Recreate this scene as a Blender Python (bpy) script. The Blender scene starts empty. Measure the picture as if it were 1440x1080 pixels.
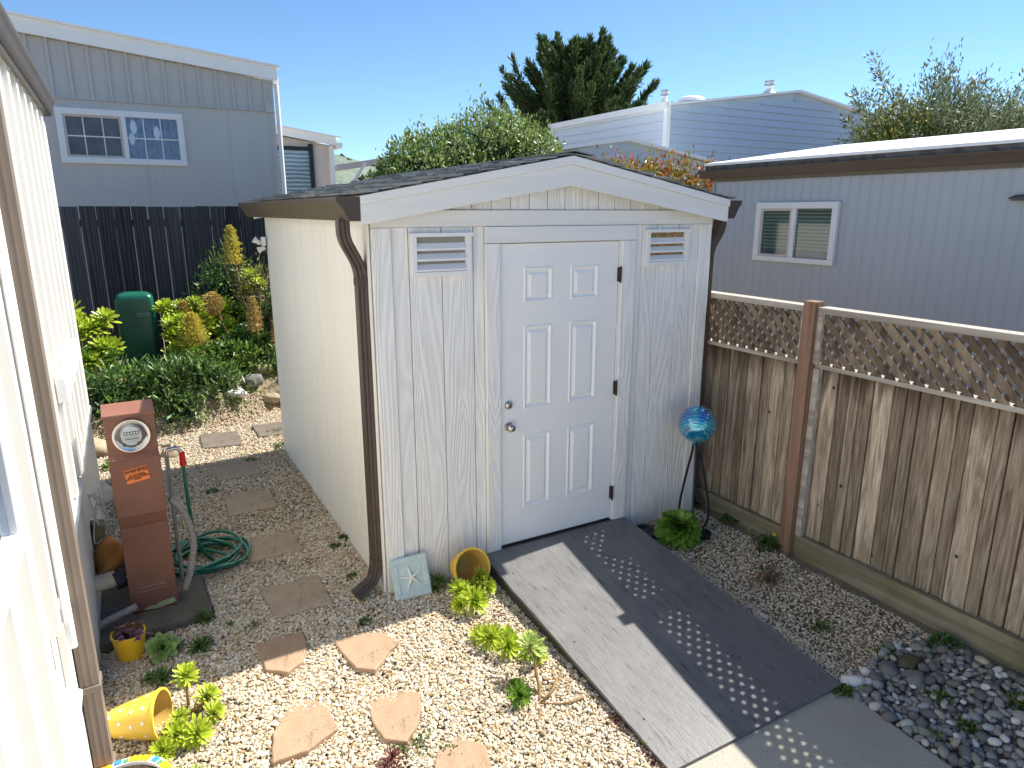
import bpy, bmesh, math, random
import numpy as np
from mathutils import Vector, Matrix, noise as mnoise
random.seed(7); rng = np.random.default_rng(7)
S = bpy.context.scene; COL = S.collection
R = math.radians

# ------------------------------------------------------------------ camera, world, sun, exposure
CAMP = Vector((-1.2143, -3.7536, 2.3445)); YAW, PITCH, ROLL = 0.513, 0.248, 0.0007; FPX = 961.27
fw = Vector((math.sin(YAW)*math.cos(PITCH), math.cos(YAW)*math.cos(PITCH), -math.sin(PITCH)))
rt = Vector((math.cos(YAW), -math.sin(YAW), 0)); up = rt.cross(fw)
cam = bpy.data.cameras.new('camera'); cam.sensor_width = 36; cam.lens = FPX/1440*36
cam.clip_start = .05; cam.clip_end = 4000
co = bpy.data.objects.new('camera', cam); COL.objects.link(co)
m = Matrix((rt, up, -fw)).transposed().to_4x4(); m.translation = CAMP; co.matrix_world = m
S.camera = co

SUN_DIR = Vector((.885, .075, 1.0)).normalized()      # towards the sun
el = math.asin(SUN_DIR.z); az = math.atan2(SUN_DIR.x, SUN_DIR.y)
w = bpy.data.worlds.new('World'); S.world = w; w.use_nodes = True
nt = w.node_tree; bg = nt.nodes['Background']
sky = nt.nodes.new('ShaderNodeTexSky'); sky.sky_type = 'NISHITA'; sky.sun_disc = False
sky.sun_elevation = el; sky.sun_rotation = az; sky.air_density = 1.0; sky.dust_density = .1; sky.ozone_density = 2.0; sky.altitude = 1500
tint = nt.nodes.new('ShaderNodeMixRGB'); tint.blend_type = 'MULTIPLY'; tint.inputs[0].default_value = 1; tint.inputs[2].default_value = (.69,.855,.97,1)
nt.links.new(sky.outputs[0], tint.inputs[1]); nt.links.new(tint.outputs[0], bg.inputs[0]); bg.inputs[1].default_value = .078
sl = bpy.data.lights.new('sun', 'SUN'); sl.energy = 4.15; sl.angle = R(.53); sl.color = (1, .955, .88)
so = bpy.data.objects.new('sun', sl); COL.objects.link(so)
so.rotation_euler = SUN_DIR.to_track_quat('Z', 'Y').to_euler(); so.location = (6, 2, 8)
S.view_settings.view_transform = 'Standard'; S.view_settings.look = 'None'
S.view_settings.exposure = 1.27; S.view_settings.gamma = 1

# ------------------------------------------------------------------ materials
class NT:
    def __init__(s, name):
        s.m = bpy.data.materials.new(name); s.m.use_nodes = True; s.t = s.m.node_tree
        s.b = s.t.nodes['Principled BSDF']
    def n(s, typ, **kw):
        x = s.t.nodes.new('ShaderNode'+typ)
        for k, v in kw.items():
            if k.startswith('i_'):
                key = k[2:]
                key = int(key) if key.isdigit() else key.replace('_', ' ')
                x.inputs[key].default_value = v
            else: setattr(x, k, v)
        return x
    def l(s, a, b): s.t.links.new(a, b)
    def coord(s, scale=(1,1,1), obj=True):
        tc = s.n('TexCoord'); mp = s.n('Mapping'); mp.inputs['Scale'].default_value = scale
        s.l(tc.outputs['Object' if obj else 'UV'], mp.inputs[0]); return mp.outputs[0]
    def ramp(s, fac, stops):
        r = s.n('ValToRGB'); e = r.color_ramp.elements
        while len(e) > 1: e.remove(e[0])
        e[0].position = stops[0][0]; e[0].color = (*stops[0][1], 1)
        for p_, c_ in stops[1:]:
            q = e.new(p_); q.color = (*c_, 1)
        s.l(fac, r.inputs[0]); return r.outputs[0]
    def noise(s, vec, scale=5, detail=4, rough=.6, dist=0):
        x = s.n('TexNoise'); x.inputs['Scale'].default_value = scale; x.inputs['Detail'].default_value = detail
        x.inputs['Roughness'].default_value = rough; x.inputs['Distortion'].default_value = dist
        if vec is not None: s.l(vec, x.inputs['Vector'])
        return x.outputs[0]
    def bump(s, h, strength=.3, dist=.01, prev=None):
        x = s.n('Bump'); x.inputs['Strength'].default_value = strength; x.inputs['Distance'].default_value = dist
        s.l(h, x.inputs['Height'])
        if prev: s.l(prev, x.inputs['Normal'])
        s.l(x.outputs[0], s.b.inputs['Normal']); return x.outputs[0]
    def mix(s, f, a, b, mode='MIX'):
        x = s.n('MixRGB', blend_type=mode)
        for i, v in ((0, f), (1, a), (2, b)):
            if hasattr(v, 'is_linked'): s.l(v, x.inputs[i])
            else: x.inputs[i].default_value = v if i == 0 else (*v, 1)
        return x.outputs[0]
    def col(s, c):
        if hasattr(c, 'is_linked'): s.l(c, s.b.inputs['Base Color'])
        else: s.b.inputs['Base Color'].default_value = (*c, 1)
    def rs(s, rough=.6, spec=.4, metal=0):
        s.b.inputs['Roughness'].default_value = rough; s.b.inputs['Specular IOR Level'].default_value = spec
        s.b.inputs['Metallic'].default_value = metal

def mul(c, k): return tuple(min(1, x*k) for x in c)

def plain(name, c, rough=.5, spec=.4, metal=0, var=.06, scale=6, bump=0):
    g = NT(name); v = g.coord(); f = g.noise(v, scale, 5)
    g.col(g.ramp(f, [(.3, mul(c, 1-var)), (.7, mul(c, 1+var))])); g.rs(rough, spec, metal)
    if bump: g.bump(g.noise(v, scale*12, 3), bump, .002)
    return g.m

def wood(name, c1, c2, axis='Z', grain=60, rough=.8, bump=.5, dist=.002, big=None, spec=.3, perobj=.0, island=0):
    """painted or raw timber: long streaks along an axis, swirls of figure, bump"""
    g = NT(name); sc = {'X': (.05,1,1), 'Y': (1,.05,1), 'Z': (1,1,.05)}[axis]
    v = g.coord(sc)
    if island:
        ge = g.n('NewGeometry'); vm = g.n('VectorMath', operation='MULTIPLY_ADD')
        cb = g.n('CombineXYZ')
        for i in range(3): g.l(ge.outputs['Random Per Island'], cb.inputs[i])
        g.l(cb.outputs[0], vm.inputs[0]); vm.inputs[1].default_value = (13, 17, 5); g.l(v, vm.inputs[2]); v = vm.outputs[0]
    a = g.noise(v, grain, 4, .65, .6); b = g.noise(v, 7, 3, .55, 2.5)
    wv = g.n('TexWave', wave_type='BANDS', bands_direction='X' if axis != 'X' else 'Y'); g.l(v, wv.inputs[0])
    wv.inputs['Scale'].default_value = 9; wv.inputs['Distortion'].default_value = 14; wv.inputs['Detail'].default_value = 3
    wv.inputs['Detail Scale'].default_value = .7
    f = g.mix(.45, a, wv.outputs[0]); f = g.mix(.35, f, b)
    c = g.ramp(f, [(.28, c1), (.72, c2)])
    if island:
        c = g.mix(.55, c, g.ramp(ge.outputs['Random Per Island'], [(0, mul(c1, .75)), (.5, mul(c2, .9)), (1, mul(c2, 1.15))]), 'MIX')
        c = g.mix(.75, c, g.ramp(f, [(.3, (.45,.45,.45)), (.7, (1.1,1.1,1.1))]), 'MULTIPLY')
    if big: c = g.mix(g.ramp(g.noise(g.coord(), 2.2, 4), [(.45, (0,0,0)), (.7, (.7,.7,.7))]), c, big)
    g.col(c); g.rs(rough, spec); g.bump(f, bump, dist); return g.m

M = {}
def emboss():
    g = NT('paint_front'); v = g.coord((1,1,.10)); n1 = g.n('TexNoise'); n1.inputs['Scale'].default_value = 6; n1.inputs['Detail'].default_value = 1.5; n1.inputs['Distortion'].default_value = .4; g.l(v, n1.inputs['Vector'])
    mu = g.n('Math', operation='MULTIPLY'); mu.inputs[1].default_value = 15; g.l(n1.outputs[0], mu.inputs[0]); sn = g.n('Math', operation='SINE'); m2 = g.n('Math', operation='MULTIPLY'); m2.inputs[1].default_value = 6.283; g.l(mu.outputs[0], m2.inputs[0]); g.l(m2.outputs[0], sn.inputs[0])
    mr = g.n('MapRange'); g.l(sn.outputs[0], mr.inputs[0]); mr.inputs[1].default_value = -1; mr.inputs[2].default_value = 1
    fine = g.noise(g.coord((1,1,.04)), 80, 4, .7); big = g.noise(g.coord((1,1,.3)), 5, 3)
    f = g.mix(.45, mr.outputs[0], fine); c = g.ramp(f, [(.2, (.745,.73,.695)), (.5, (.825,.81,.775)), (.8, (.875,.86,.83))])
    c = g.mix(.35, c, g.ramp(big, [(.4, (.75,.735,.70)), (.6, (.87,.86,.83))])); g.col(c); g.rs(.5, .4); g.bump(f, .85, .004); return g.m
M['paint_front'] = emboss()
M['paint_board'] = wood('paint_board', (.76,.75,.715), (.82,.81,.78), 'X', 70, .5, .5, .002)
M['paint_side'] = wood('paint_side', (.80,.77,.69), (.85,.825,.755), 'Z', 60, .55, .3, .002)
M['door'] = plain('door_paint', (.85,.85,.835), .38, .45, var=.015, scale=3)
M['trim'] = plain('white_trim', (.80,.80,.79), .45, .4, var=.02)
M['vinyl'] = plain('white_siding', (.74,.725,.675), .5, .4, var=.025, scale=2, bump=.05)
M['gutter'] = plain('brown_gutter', (.105,.083,.066), .38, .45, var=.10, scale=4)
M['downspout'] = plain('brown_downspout', (.068,.048,.038), .4, .45, var=.12, scale=8)
M['taupe'] = plain('taupe_downspout', (.21,.165,.13), .45, .4, var=.07, scale=5)
M['taupe_gutter'] = plain('taupe_gutter', (.10,.085,.078), .4, .4, var=.07, scale=5)
M['steel'] = plain('brushed_steel', (.55,.52,.48), .25, .5, 1, var=.05)
M['hinge'] = plain('dark_hinge', (.035,.02,.018), .45, .5, .4)
M['black'] = plain('black_metal', (.015,.015,.016), .5, .5)
M['void'] = plain('dark_gap', (.02,.02,.02), .9, .1)
M['mdirt'] = plain('leafy_dirt', (.30,.20,.10), .9, .1, var=.5, scale=40)

# shingles: each tab its own shade
g = NT('shingles'); ge = g.n('NewGeometry'); v = g.coord()
c = g.ramp(ge.outputs['Random Per Island'], [(0, (.04,.042,.04)), (.35, (.16,.17,.16)), (1, (.50,.52,.49))])
gr = g.noise(v, 260, 3, .8); c = g.mix(.55, c, g.ramp(gr, [(.4, (.03,.032,.03)), (.6, (.55,.56,.53))]))
g.col(c); g.rs(.9, .2); g.bump(gr, .7, .004); M['shingle'] = g.m

# ramp paint: worn grey over ply, grain along y
g = NT('ramp_paint'); v = g.coord((1,.035,1)); a = g.noise(v, 110, 5, .7, .5); bb = g.noise(v, 26, 3, .6, 1.5)
v2 = g.coord(); f = g.mix(.4, a, bb)
c = g.ramp(f, [(.36, (.030,.030,.031)), (.45, (.120,.118,.116)), (.75, (.185,.18,.172))])
c = g.mix(g.ramp(g.noise(v2, 3.0, 5, .7), [(.5, (0,0,0)), (.75, (.5,.5,.5))]), c, (.22,.212,.20))
g.col(c); g.rs(.42, .7); g.bump(f, .9, .004); M['ramp'] = g.m
M['ramp_side'] = wood('ramp_side', (.04,.038,.035), (.085,.08,.072), 'Y', 50, .6, .5)

# concrete path
g = NT('concrete'); v = g.coord(); f = g.noise(v, 260, 3, .75); s2 = g.noise(v, 2.5, 5)
c = g.ramp(f, [(.3, (.23,.215,.175)), (.55, (.41,.39,.32)), (.75, (.58,.55,.47))])
c = g.mix(g.ramp(s2, [(.4, (0,0,0)), (.7, (.55,.55,.55))]), c, (.33,.30,.23)); g.col(c); g.rs(.9, .2); g.bump(f, .5, .003); M['concrete'] = g.m
g = NT('old_concrete'); v = g.coord(); f = g.noise(v, 90, 4, .7); s2 = g.noise(v, 5, 5)
c = g.mix(g.ramp(s2, [(.35, (0,0,0)), (.7, (1,1,1))]), g.ramp(f, [(.3, (.10,.09,.07)), (.7, (.22,.19,.15))]), g.ramp(f, [(.3, (.07,.065,.05)), (.7, (.14,.13,.10))]))
g.col(c); g.rs(.9, .2); g.bump(f, .5, .004); M['pad'] = g.m

# soil under everything
g = NT('soil'); v = g.coord(); f = g.noise(v, 120, 5, .8); s2 = g.noise(v, 1.3, 4)
c = g.ramp(f, [(.3, (.16,.12,.075)), (.5, (.30,.235,.155)), (.72, (.48,.41,.30))])
c = g.mix(g.ramp(s2, [(.5, (0,0,0)), (.7, (.4,.4,.4))]), c, (.07,.065,.03)); g.col(c); g.rs(.95, .1); g.bump(f, .8, .01); M['soil'] = g.m

# gravel: every chip its own tint
g = NT('gravel'); ge = g.n('NewGeometry'); v = g.coord()
c = g.ramp(ge.outputs['Random Per Island'], [(0, (.34,.23,.12)), (.06, (.48,.34,.18)), (.16, (.54,.43,.28)), (.4, (.60,.51,.375)), (.7, (.67,.59,.46)), (.9, (.74,.69,.58)), (1, (.82,.79,.71))])
f = g.noise(v, 140, 3, .7); c = g.mix(.35, c, g.ramp(f, [(.3, (.40,.32,.22)), (.6, (.85,.82,.76))]), 'MULTIPLY')
g.col(c); g.rs(.7, .3); g.bump(f, .4, .003); M['gravel'] = g.m

def river(name, stops):
    g = NT(name); oi = g.n('ObjectInfo'); ge = g.n('NewGeometry'); v = g.coord()
    ad = g.n('Math', operation='ADD'); g.l(oi.outputs['Random'], ad.inputs[0]); g.l(ge.outputs['Random Per Island'], ad.inputs[1])
    fr = g.n('Math', operation='FRACT'); g.l(ad.outputs[0], fr.inputs[0])
    c = g.ramp(fr.outputs[0], stops); f = g.noise(v, 55, 5, .75, 1)
    c = g.mix(.6, c, g.ramp(f, [(.32, (.35,.35,.35)), (.62, (1.0,1.0,1.0))]), 'MULTIPLY'); g.col(c); g.rs(.6, .3); g.bump(f, .15, .003); return g.m
M['river'] = river('river_stone', [(0,(.13,.13,.13)), (.3,(.22,.22,.22)), (.55,(.29,.28,.26)), (.68,(.17,.18,.17)), (.78,(.40,.34,.27)), (.86,(.62,.60,.56)), (.93,(.30,.31,.31)), (1,(.7,.68,.64))])
def rock(name, a, b, sc=9):
    g = NT(name); v = g.coord(); f = g.noise(v, sc, 6, .7, 1); f2 = g.noise(v, sc*9, 4, .8)
    c = g.mix(.4, g.ramp(f, [(.32, a), (.65, b)]), g.ramp(f2, [(.3, mul(a,.7)), (.7, mul(b,1.1))])); g.col(c); g.rs(.85, .25); g.bump(f2, .5, .01); return g.m
M['rock_grey'] = rock('grey_rock', (.10,.10,.10), (.24,.235,.22))
M['rock_tan'] = rock('tan_rock', (.22,.16,.09), (.48,.40,.28))
M['rock_white'] = rock('white_rock', (.50,.46,.44), (.82,.80,.78))
M['rock_olive'] = rock('olive_rock', (.07,.06,.03), (.16,.135,.08))
M['rock_peach'] = rock('peach_rock', (.62,.43,.27), (.82,.76,.66), 3)

def flag(name, a, b, vein, wet):
    g = NT(name); v = g.coord(); f = g.noise(v, 5, 6, .6, .8); f2 = g.noise(v, 55, 4, .75)
    c = g.mix(.4, g.ramp(f, [(.3, a), (.7, b)]), g.ramp(f2, [(.3, mul(a,.85)), (.7, mul(b,1.05))]))
    # cracks: contour lines of a smooth noise, masked
    nz = g.noise(g.coord((1,1,.2)), 5.5, 5, .7, .6)
    s1 = g.n('Math', operation='SUBTRACT'); g.l(nz, s1.inputs[0]); s1.inputs[1].default_value = .5
    ab = g.n('Math', operation='ABSOLUTE'); g.l(s1.outputs[0], ab.inputs[0])
    ln = g.ramp(ab.outputs[0], [(0, (1,1,1)), (.008, (.7,.7,.7)), (.018, (0,0,0))])
    mk = g.ramp(g.noise(v, 5, 2), [(.52, (0,0,0)), (.60, (.75,.75,.75))])
    lm = g.mix(1, ln, mk, 'MULTIPLY')
    c = g.mix(lm, c, vein)
    g.col(c); g.rs(.8, .25)
    g.bump(g.mix(.5, f, f2), .7, .008); return g.m
M['flag'] = flag('peach_flagstone', (.29,.19,.12), (.45,.31,.20), (.15,.10,.06), 0)
M['paver'] = flag('brown_paver', (.30,.225,.15), (.47,.375,.265), (.15,.105,.07), 0)
M['paver_shaded'] = flag('shaded_paver', (.12,.10,.08), (.22,.18,.145), (.06,.045,.035), 0)  # brown paver with the shadow across the far pair painted into its colour

def fence_mat():
    g = NT('weathered_board'); ge = g.n('NewGeometry'); rnd = ge.outputs['Random Per Island']
    def shifted(sc):
        v = g.coord(sc); cb = g.n('CombineXYZ'); [g.l(rnd, cb.inputs[i]) for i in range(3)]
        vm = g.n('VectorMath', operation='MULTIPLY_ADD'); g.l(cb.outputs[0], vm.inputs[0]); vm.inputs[1].default_value = (13,17,9); g.l(v, vm.inputs[2]); return vm.outputs[0]
    a = g.noise(shifted((1,1,.045)), 75, 5, .7, .5); b_ = g.noise(shifted((1,1,.10)), 16, 4, .6, 2.0)
    f = g.mix(.5, a, b_); c = g.ramp(f, [(.30, (.09,.070,.052)), (.45, (.27,.215,.16)), (.60, (.48,.41,.32)), (.8, (.62,.56,.47))])
    c = g.mix(1, c, g.ramp(rnd, [(0, (.50,.47,.44)), (.35, (.88,.84,.80)), (.7, (1.10,1.06,1.02)), (1, (1.5,1.46,1.42))]), 'MULTIPLY')
    tc = g.n('TexCoord'); sx = g.n('SeparateXYZ'); g.l(tc.outputs['Object'], sx.inputs[0])
    def zmask(lo, hi, noise_sc, amt):     # stains with their own ragged outline
        n_ = g.noise(shifted((1,1,.18)), noise_sc, 3, .6); ad = g.n('Math', operation='MULTIPLY_ADD'); g.l(n_, ad.inputs[0]); ad.inputs[1].default_value = amt; g.l(sx.outputs[2], ad.inputs[2])
        mr = g.n('MapRange'); g.l(ad.outputs[0], mr.inputs[0]); mr.inputs[1].default_value = lo; mr.inputs[2].default_value = hi; return mr.outputs[0]
    top = zmask(1.46, 1.72, 14, .62); c = g.mix(top, c, (.055,.033,.020))
    bot = zmask(.70, .30, 10, .35); bm = g.mix(.16, (0,0,0), bot, 'MIX'); c = g.mix(bm, c, (.16,.165,.07))
    vo = g.n('TexVoronoi'); vo.inputs['Scale'].default_value = 5.5; g.l(shifted((1,1,.8)), vo.inputs['Vector'])
    c = g.mix(g.ramp(vo.outputs['Distance'], [(.035, (1,1,1)), (.075, (0,0,0))]), c, (.035,.022,.014))
    g.col(c); g.rs(.9, .25); g.bump(f, .7, .004); return g.m
M['fence_board'] = fence_mat()
M['fence_rail'] = wood('grey_rail', (.30,.26,.21), (.55,.50,.43), 'Y', 50, .9, .6, .003)
M['fence_rail_y'] = M['fence_rail']
M['lattice'] = wood('lattice_wood', (.12,.088,.062), (.28,.215,.155), 'Z', 30, .9, .4, .002, island=1)
M['post_red'] = wood('red_post', (.17,.095,.062), (.33,.20,.135), 'Z', 60, .8, .6, .003)
M['kick'] = wood('mossy_kickboard', (.18,.155,.10), (.31,.27,.195), 'Y', 55, .9, .7, .004, big=(.11,.12,.035))
M['dark_fence'] = wood('dark_fence', (.018,.018,.020), (.105,.103,.108), 'Z', 40, .8, .7, .005, island=1)
M['kerb'] = plain('dirt_kerb', (.20,.165,.11), .9, .1, var=.25, scale=30, bump=.5)

M['grey_house'] = plain('grey_siding', (.54,.525,.505), .5, .3, var=.03, scale=1.5)
M['grey_upper'] = plain('grey_metal_panel', (.50,.485,.465), .5, .3, var=.05, scale=2.5)
M['blue_house'] = plain('blue_grey_siding', (.44,.475,.515), .5, .3, var=.03, scale=1.5)
M['beige'] = plain('beige_panel', (.58,.52,.48), .6, .3, var=.04)
M['white_roof'] = plain('white_roof_coating', (.90,.90,.88), .5, .4, var=.03, scale=3)
M['roof_edge'] = plain('weathered_edge', (.13,.12,.11), .7, .2, var=.5, scale=12)
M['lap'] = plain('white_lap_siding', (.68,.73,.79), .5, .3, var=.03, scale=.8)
M['lap_shadow'] = plain('shaded_lap_siding', (.50,.585,.69), .5, .3, var=.03, scale=.8)  # white siding again, with the shade on its face put into the colour
M['olive_fascia'] = plain('olive_fascia', (.16,.135,.095), .5, .3, var=.1)

def glass(name, c, rough=.06):
    g = NT(name); v = g.coord((1,1,1)); f = g.noise(v, 3, 3)
    g.col(g.ramp(f, [(.35, mul(c,.6)), (.65, mul(c,1.5))])); g.rs(rough, .8); return g.m
M['glass_dark'] = glass('window_glass', (.045,.07,.11))
M['glass_screen'] = glass('window_screen', (.05,.06,.085), .35)
# curtain seen through a pane: pale folds with round white shapes
g = NT('curtained_glass'); v = g.coord((1,.2,.35)); f = g.noise(v, 22, 3, .6, .5)
v3 = g.n('TexVoronoi'); v3.inputs['Scale'].default_value = 4.3; mp = g.coord((1,.01,.45)); g.l(mp, v3.inputs[0])
c = g.mix(g.ramp(v3.outputs['Distance'], [(.16, (1,1,1)), (.22, (0,0,0))]), g.ramp(f, [(.3, (.05,.09,.17)), (.7, (.16,.23,.38))]), (.55,.62,.72))
g.col(c); g.rs(.08, .8); M['glass_curtain'] = g.m
# blinds behind glass
g = NT('blind_glass'); v = g.coord(); wv = g.n('TexWave', bands_direction='Z'); wv.inputs['Scale'].default_value = 9; wv.inputs['Distortion'].default_value = .6; g.l(v, wv.inputs[0])
g.col(g.ramp(wv.outputs[0], [(.1, (.035,.06,.05)), (.7, (.13,.20,.17))])); g.rs(.06, .8); M['glass_blind'] = g.m
g = NT('rippled_glass'); v = g.coord(); wv = g.n('TexWave', bands_direction='Z'); wv.inputs['Scale'].default_value = 4; wv.inputs['Distortion'].default_value = 1.5; g.l(v, wv.inputs[0])
g.col(g.ramp(wv.outputs[0], [(.1, (.10,.17,.24)), (.8, (.30,.40,.48))])); g.rs(.08, .8); M['glass_ripple'] = g.m

# meter pedestal paint with chips
g = NT('terracotta_paint'); v = g.coord(); f = g.noise(v, 3, 4); f2 = g.noise(v, 38, 3, .7)
c = g.ramp(f, [(.3, (.185,.080,.053)), (.7, (.25,.112,.075))])
c = g.mix(g.ramp(f2, [(.745, (0,0,0)), (.76, (1,1,1))]), c, (.55,.42,.36)); g.col(c); g.rs(.5, .35); g.bump(g.noise(v, 25, 3), .1, .003); M['terra'] = g.m
M['rust'] = plain('rust_patch', (.12,.035,.02), .9, .1, var=.4, scale=30, bump=.6)
M['lichen'] = plain('peeled_green', (.36,.40,.22), .9, .1, var=.15, scale=20)
M['orange'] = plain('orange_label', (.85,.23,.06), .5, .3, var=.02)
M['ink'] = plain('ink', (.02,.015,.012), .6, .2)
M['chrome'] = plain('meter_ring', (.62,.60,.58), .25, .5, 1, var=.05)
M['dial'] = plain('dial_face', (.62,.65,.62), .5, .4, var=.04)
M['faintink'] = plain('faint_white_ink', (.35,.50,.44), .6, .2)
g = NT('clear_glass'); g.col((.9,.93,.93)); g.rs(.03, .5); g.b.inputs['Transmission Weight'].default_value = .92; g.b.inputs['IOR'].default_value = 1.2; M['clear'] = g.m
M['green_box'] = plain('green_enclosure', (.014,.115,.07), .27, .5, var=.08, scale=2)
M['hose'] = plain('green_hose', (.005,.13,.075), .35, .5, var=.12, scale=20)
M['hose_line'] = plain('hose_stripe', (.45,.62,.52), .45, .4)
M['red'] = plain('red_plastic', (.62,.012,.015), .4, .5)
M['conduit'] = plain('grey_conduit', (.30,.27,.24), .6, .3, var=.1, scale=15)
M['conduit_dark'] = plain('meter_shadow_ring', (.12,.13,.13), .4, .4, .3)
M['pvc'] = plain('cream_pipe', (.52,.44,.30), .5, .4, var=.08)
M['whitepipe'] = plain('white_fitting', (.72,.71,.68), .5, .4, var=.08)
M['rubber'] = plain('black_rubber', (.018,.018,.025), .6, .4)
M['cord'] = plain('white_cord', (.55,.54,.52), .8, .2, var=.1)
M['olivebox'] = plain('olive_box', (.20,.18,.10), .7, .3, var=.1)
M['leafrust'] = plain('rusty_sheet', (.36,.15,.03), .6, .3, var=.35, scale=9)
g = NT('yellow_glaze'); v = g.coord(); g.col(g.ramp(g.noise(v, 4, 3), [(.3, (.75,.44,.015)), (.7, (.86,.55,.03))])); g.rs(.22, .5); M['yellow'] = g.m
# dotted yellow: dots laid on the pot wall by angle and height
g = NT('dotted_glaze'); g.col((.84,.56,.06)); g.rs(.25, .5); M['yellow2'] = g.m
M['dot'] = plain('white_glaze', (.86,.84,.76), .3, .5, var=.02)
M['pot_inside'] = plain('pot_inside', (.55,.36,.09), .6, .3, var=.15, scale=12)
M['potsoil'] = plain('potting_soil', (.06,.04,.028), .95, .1, var=.4, scale=50, bump=.8)
M['plaque'] = plain('aqua_plaque', (.52,.62,.60), .7, .3, var=.10, scale=25, bump=.3)
M['plaque_light'] = plain('plaque_relief', (.70,.76,.74), .7, .3, var=.08, scale=30, bump=.3)
M['starfish'] = plain('starfish', (.78,.79,.72), .8, .2, var=.06, scale=60, bump=.6)
# gazing ball
g = NT('blue_swirl_glass'); v = g.coord(); wv = g.n('TexWave', bands_direction='DIAGONAL'); wv.inputs['Scale'].default_value = 17; wv.inputs['Distortion'].default_value = 5; wv.inputs['Detail'].default_value = 1
g.l(v, wv.inputs[0]); f = g.noise(v, 9, 2)
c = g.mix(g.ramp(wv.outputs[0], [(.72, (0,0,0)), (.95, (.7,.7,.7))]), g.ramp(f, [(.32, (.02,.06,.42)), (.45, (.0,.24,.52)), (.6, (.02,.42,.48)), (.75, (.20,.18,.55))]), (.25,.55,.68))
g.col(c); g.rs(.12, .9, .45); g.b.inputs['Coat Weight'].default_value = 1; g.bump(wv.outputs[0], .35, .006); M['ball'] = g.m

def leafm(name, base, tip, rough=.45, trans=.0, var=.35, spec=.4, rnd=None):
    g = NT(name); ge = g.n('NewGeometry'); uv = g.n('UVMap'); sx = g.n('SeparateXYZ'); g.l(uv.outputs[0], sx.inputs[0])
    c = g.ramp(sx.outputs[1], [(0, base), (.75, tip)])
    r = g.ramp(ge.outputs['Random Per Island'], rnd or [(0, (1-var,)*3), (.5, (1,1,1)), (1, (1+var*.3,)*3)])
    c = g.mix(1, c, r, 'MULTIPLY'); g.col(c); g.rs(rough, spec)
    if trans:
        tr = g.n('BsdfTranslucent'); g.l(c, tr.inputs[0]); mx = g.n('MixShader'); mx.inputs[0].default_value = trans
        g.l(g.b.outputs[0], mx.inputs[1]); g.l(tr.outputs[0], mx.inputs[2])
        out = g.t.nodes['Material Output']; g.l(mx.outputs[0], out.inputs[0])
    return g.m
M['aeon_lime'] = leafm('lime_succulent', (.11,.20,.015), (.52,.63,.06), .35, .28)
M['aeon_green'] = leafm('green_succulent', (.05,.13,.012), (.19,.33,.045), .35, .22)
M['aeon_sage'] = leafm('sage_succulent', (.10,.20,.05), (.25,.38,.12), .4, .2)
M['aeon_pale'] = leafm('pale_succulent', (.22,.32,.08), (.42,.52,.16), .4, .22)
M['aeon_dark'] = leafm('dark_succulent', (.03,.085,.015), (.09,.17,.03), .4, .15)
M['purple'] = leafm('purple_succulent', (.13,.05,.07), (.34,.17,.22), .5, .1)
M['maroon'] = leafm('maroon_succulent', (.08,.02,.02), (.20,.06,.05), .5, .1)
M['bush'] = leafm('shrub_leaf', (.055,.11,.028), (.12,.22,.06), .42, .2, .5)
M['bush2'] = leafm('bright_shrub_leaf', (.09,.17,.03), (.20,.32,.06), .42, .25, .5)
M['weed'] = leafm('weed_leaf', (.05,.09,.02), (.12,.20,.035), .5, .2, .5)
M['hedge'] = leafm('hedge_leaf', (.13,.18,.055), (.30,.36,.14), .4, .25, .5, rnd=[(0,(.30,.38,.28)), (.3,(.75,.9,.5)), (.6,(1,1.05,.9)), (.85,(1.35,1.3,1.15)), (1,(2.3,2.2,2.3))])
M['cypress'] = leafm('cypress_leaf', (.035,.065,.02), (.095,.15,.045), .6, .2, .5)
M['olive'] = leafm('olive_leaf', (.10,.13,.07), (.22,.26,.16), .45, .25, .5, rnd=[(0,(.4,.45,.4)), (.4,(.9,.9,.8)), (.7,(1.3,1.25,1.1)), (1,(1.8,1.7,1.8))])
M['olive2'] = leafm('yellow_leaf', (.14,.16,.03), (.32,.31,.07), .45, .25, .5)
M['photinia'] = leafm('red_tip_leaf', (.20,.19,.04), (.42,.34,.07), .4, .3, .5, rnd=[(0,(.35,.5,.3)), (.45,(.9,1.0,.6)), (.7,(1.1,.8,.6)), (.86,(1.3,.42,.35)), (1,(1.7,.25,.6))])
M['photinia_red'] = leafm('red_leaf', (.20,.05,.03), (.52,.12,.07), .4, .3, .5)
M['flower_gold'] = leafm('gold_flower', (.44,.40,.06), (.74,.64,.13), .7, .2, .4)
M['flower_tan'] = leafm('tan_flower', (.38,.28,.08), (.66,.50,.18), .8, .1, .4)
M['petal'] = plain('yellow_petal', (.85,.68,.02), .5, .3)
M['grass'] = leafm('grass_blade', (.08,.11,.03), (.20,.24,.06), .6, .2, .5)
M['dry'] = leafm('dry_leaf', (.16,.10,.05), (.30,.19,.09), .8, .1, .5)
M['twig'] = plain('twig', (.16,.115,.075), .9, .1, var=.2, scale=30)
M['stem'] = plain('succulent_stem', (.26,.16,.07), .8, .2, var=.25, scale=40)
M['bark'] = plain('bark', (.09,.065,.045), .95, .1, var=.3, scale=12, bump=.8)
# hill
g = NT('hill_green'); v = g.coord(); f = g.noise(v, .02, 6); f2 = g.noise(v, .25, 4, .8)
g.col(g.mix(.5, g.ramp(f, [(.4, (.13,.17,.16)), (.6, (.24,.27,.17))]), g.ramp(f2, [(.4, (.09,.13,.12)), (.6, (.26,.28,.2))]))); g.rs(.95, .1); M['hill'] = g.m

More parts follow.
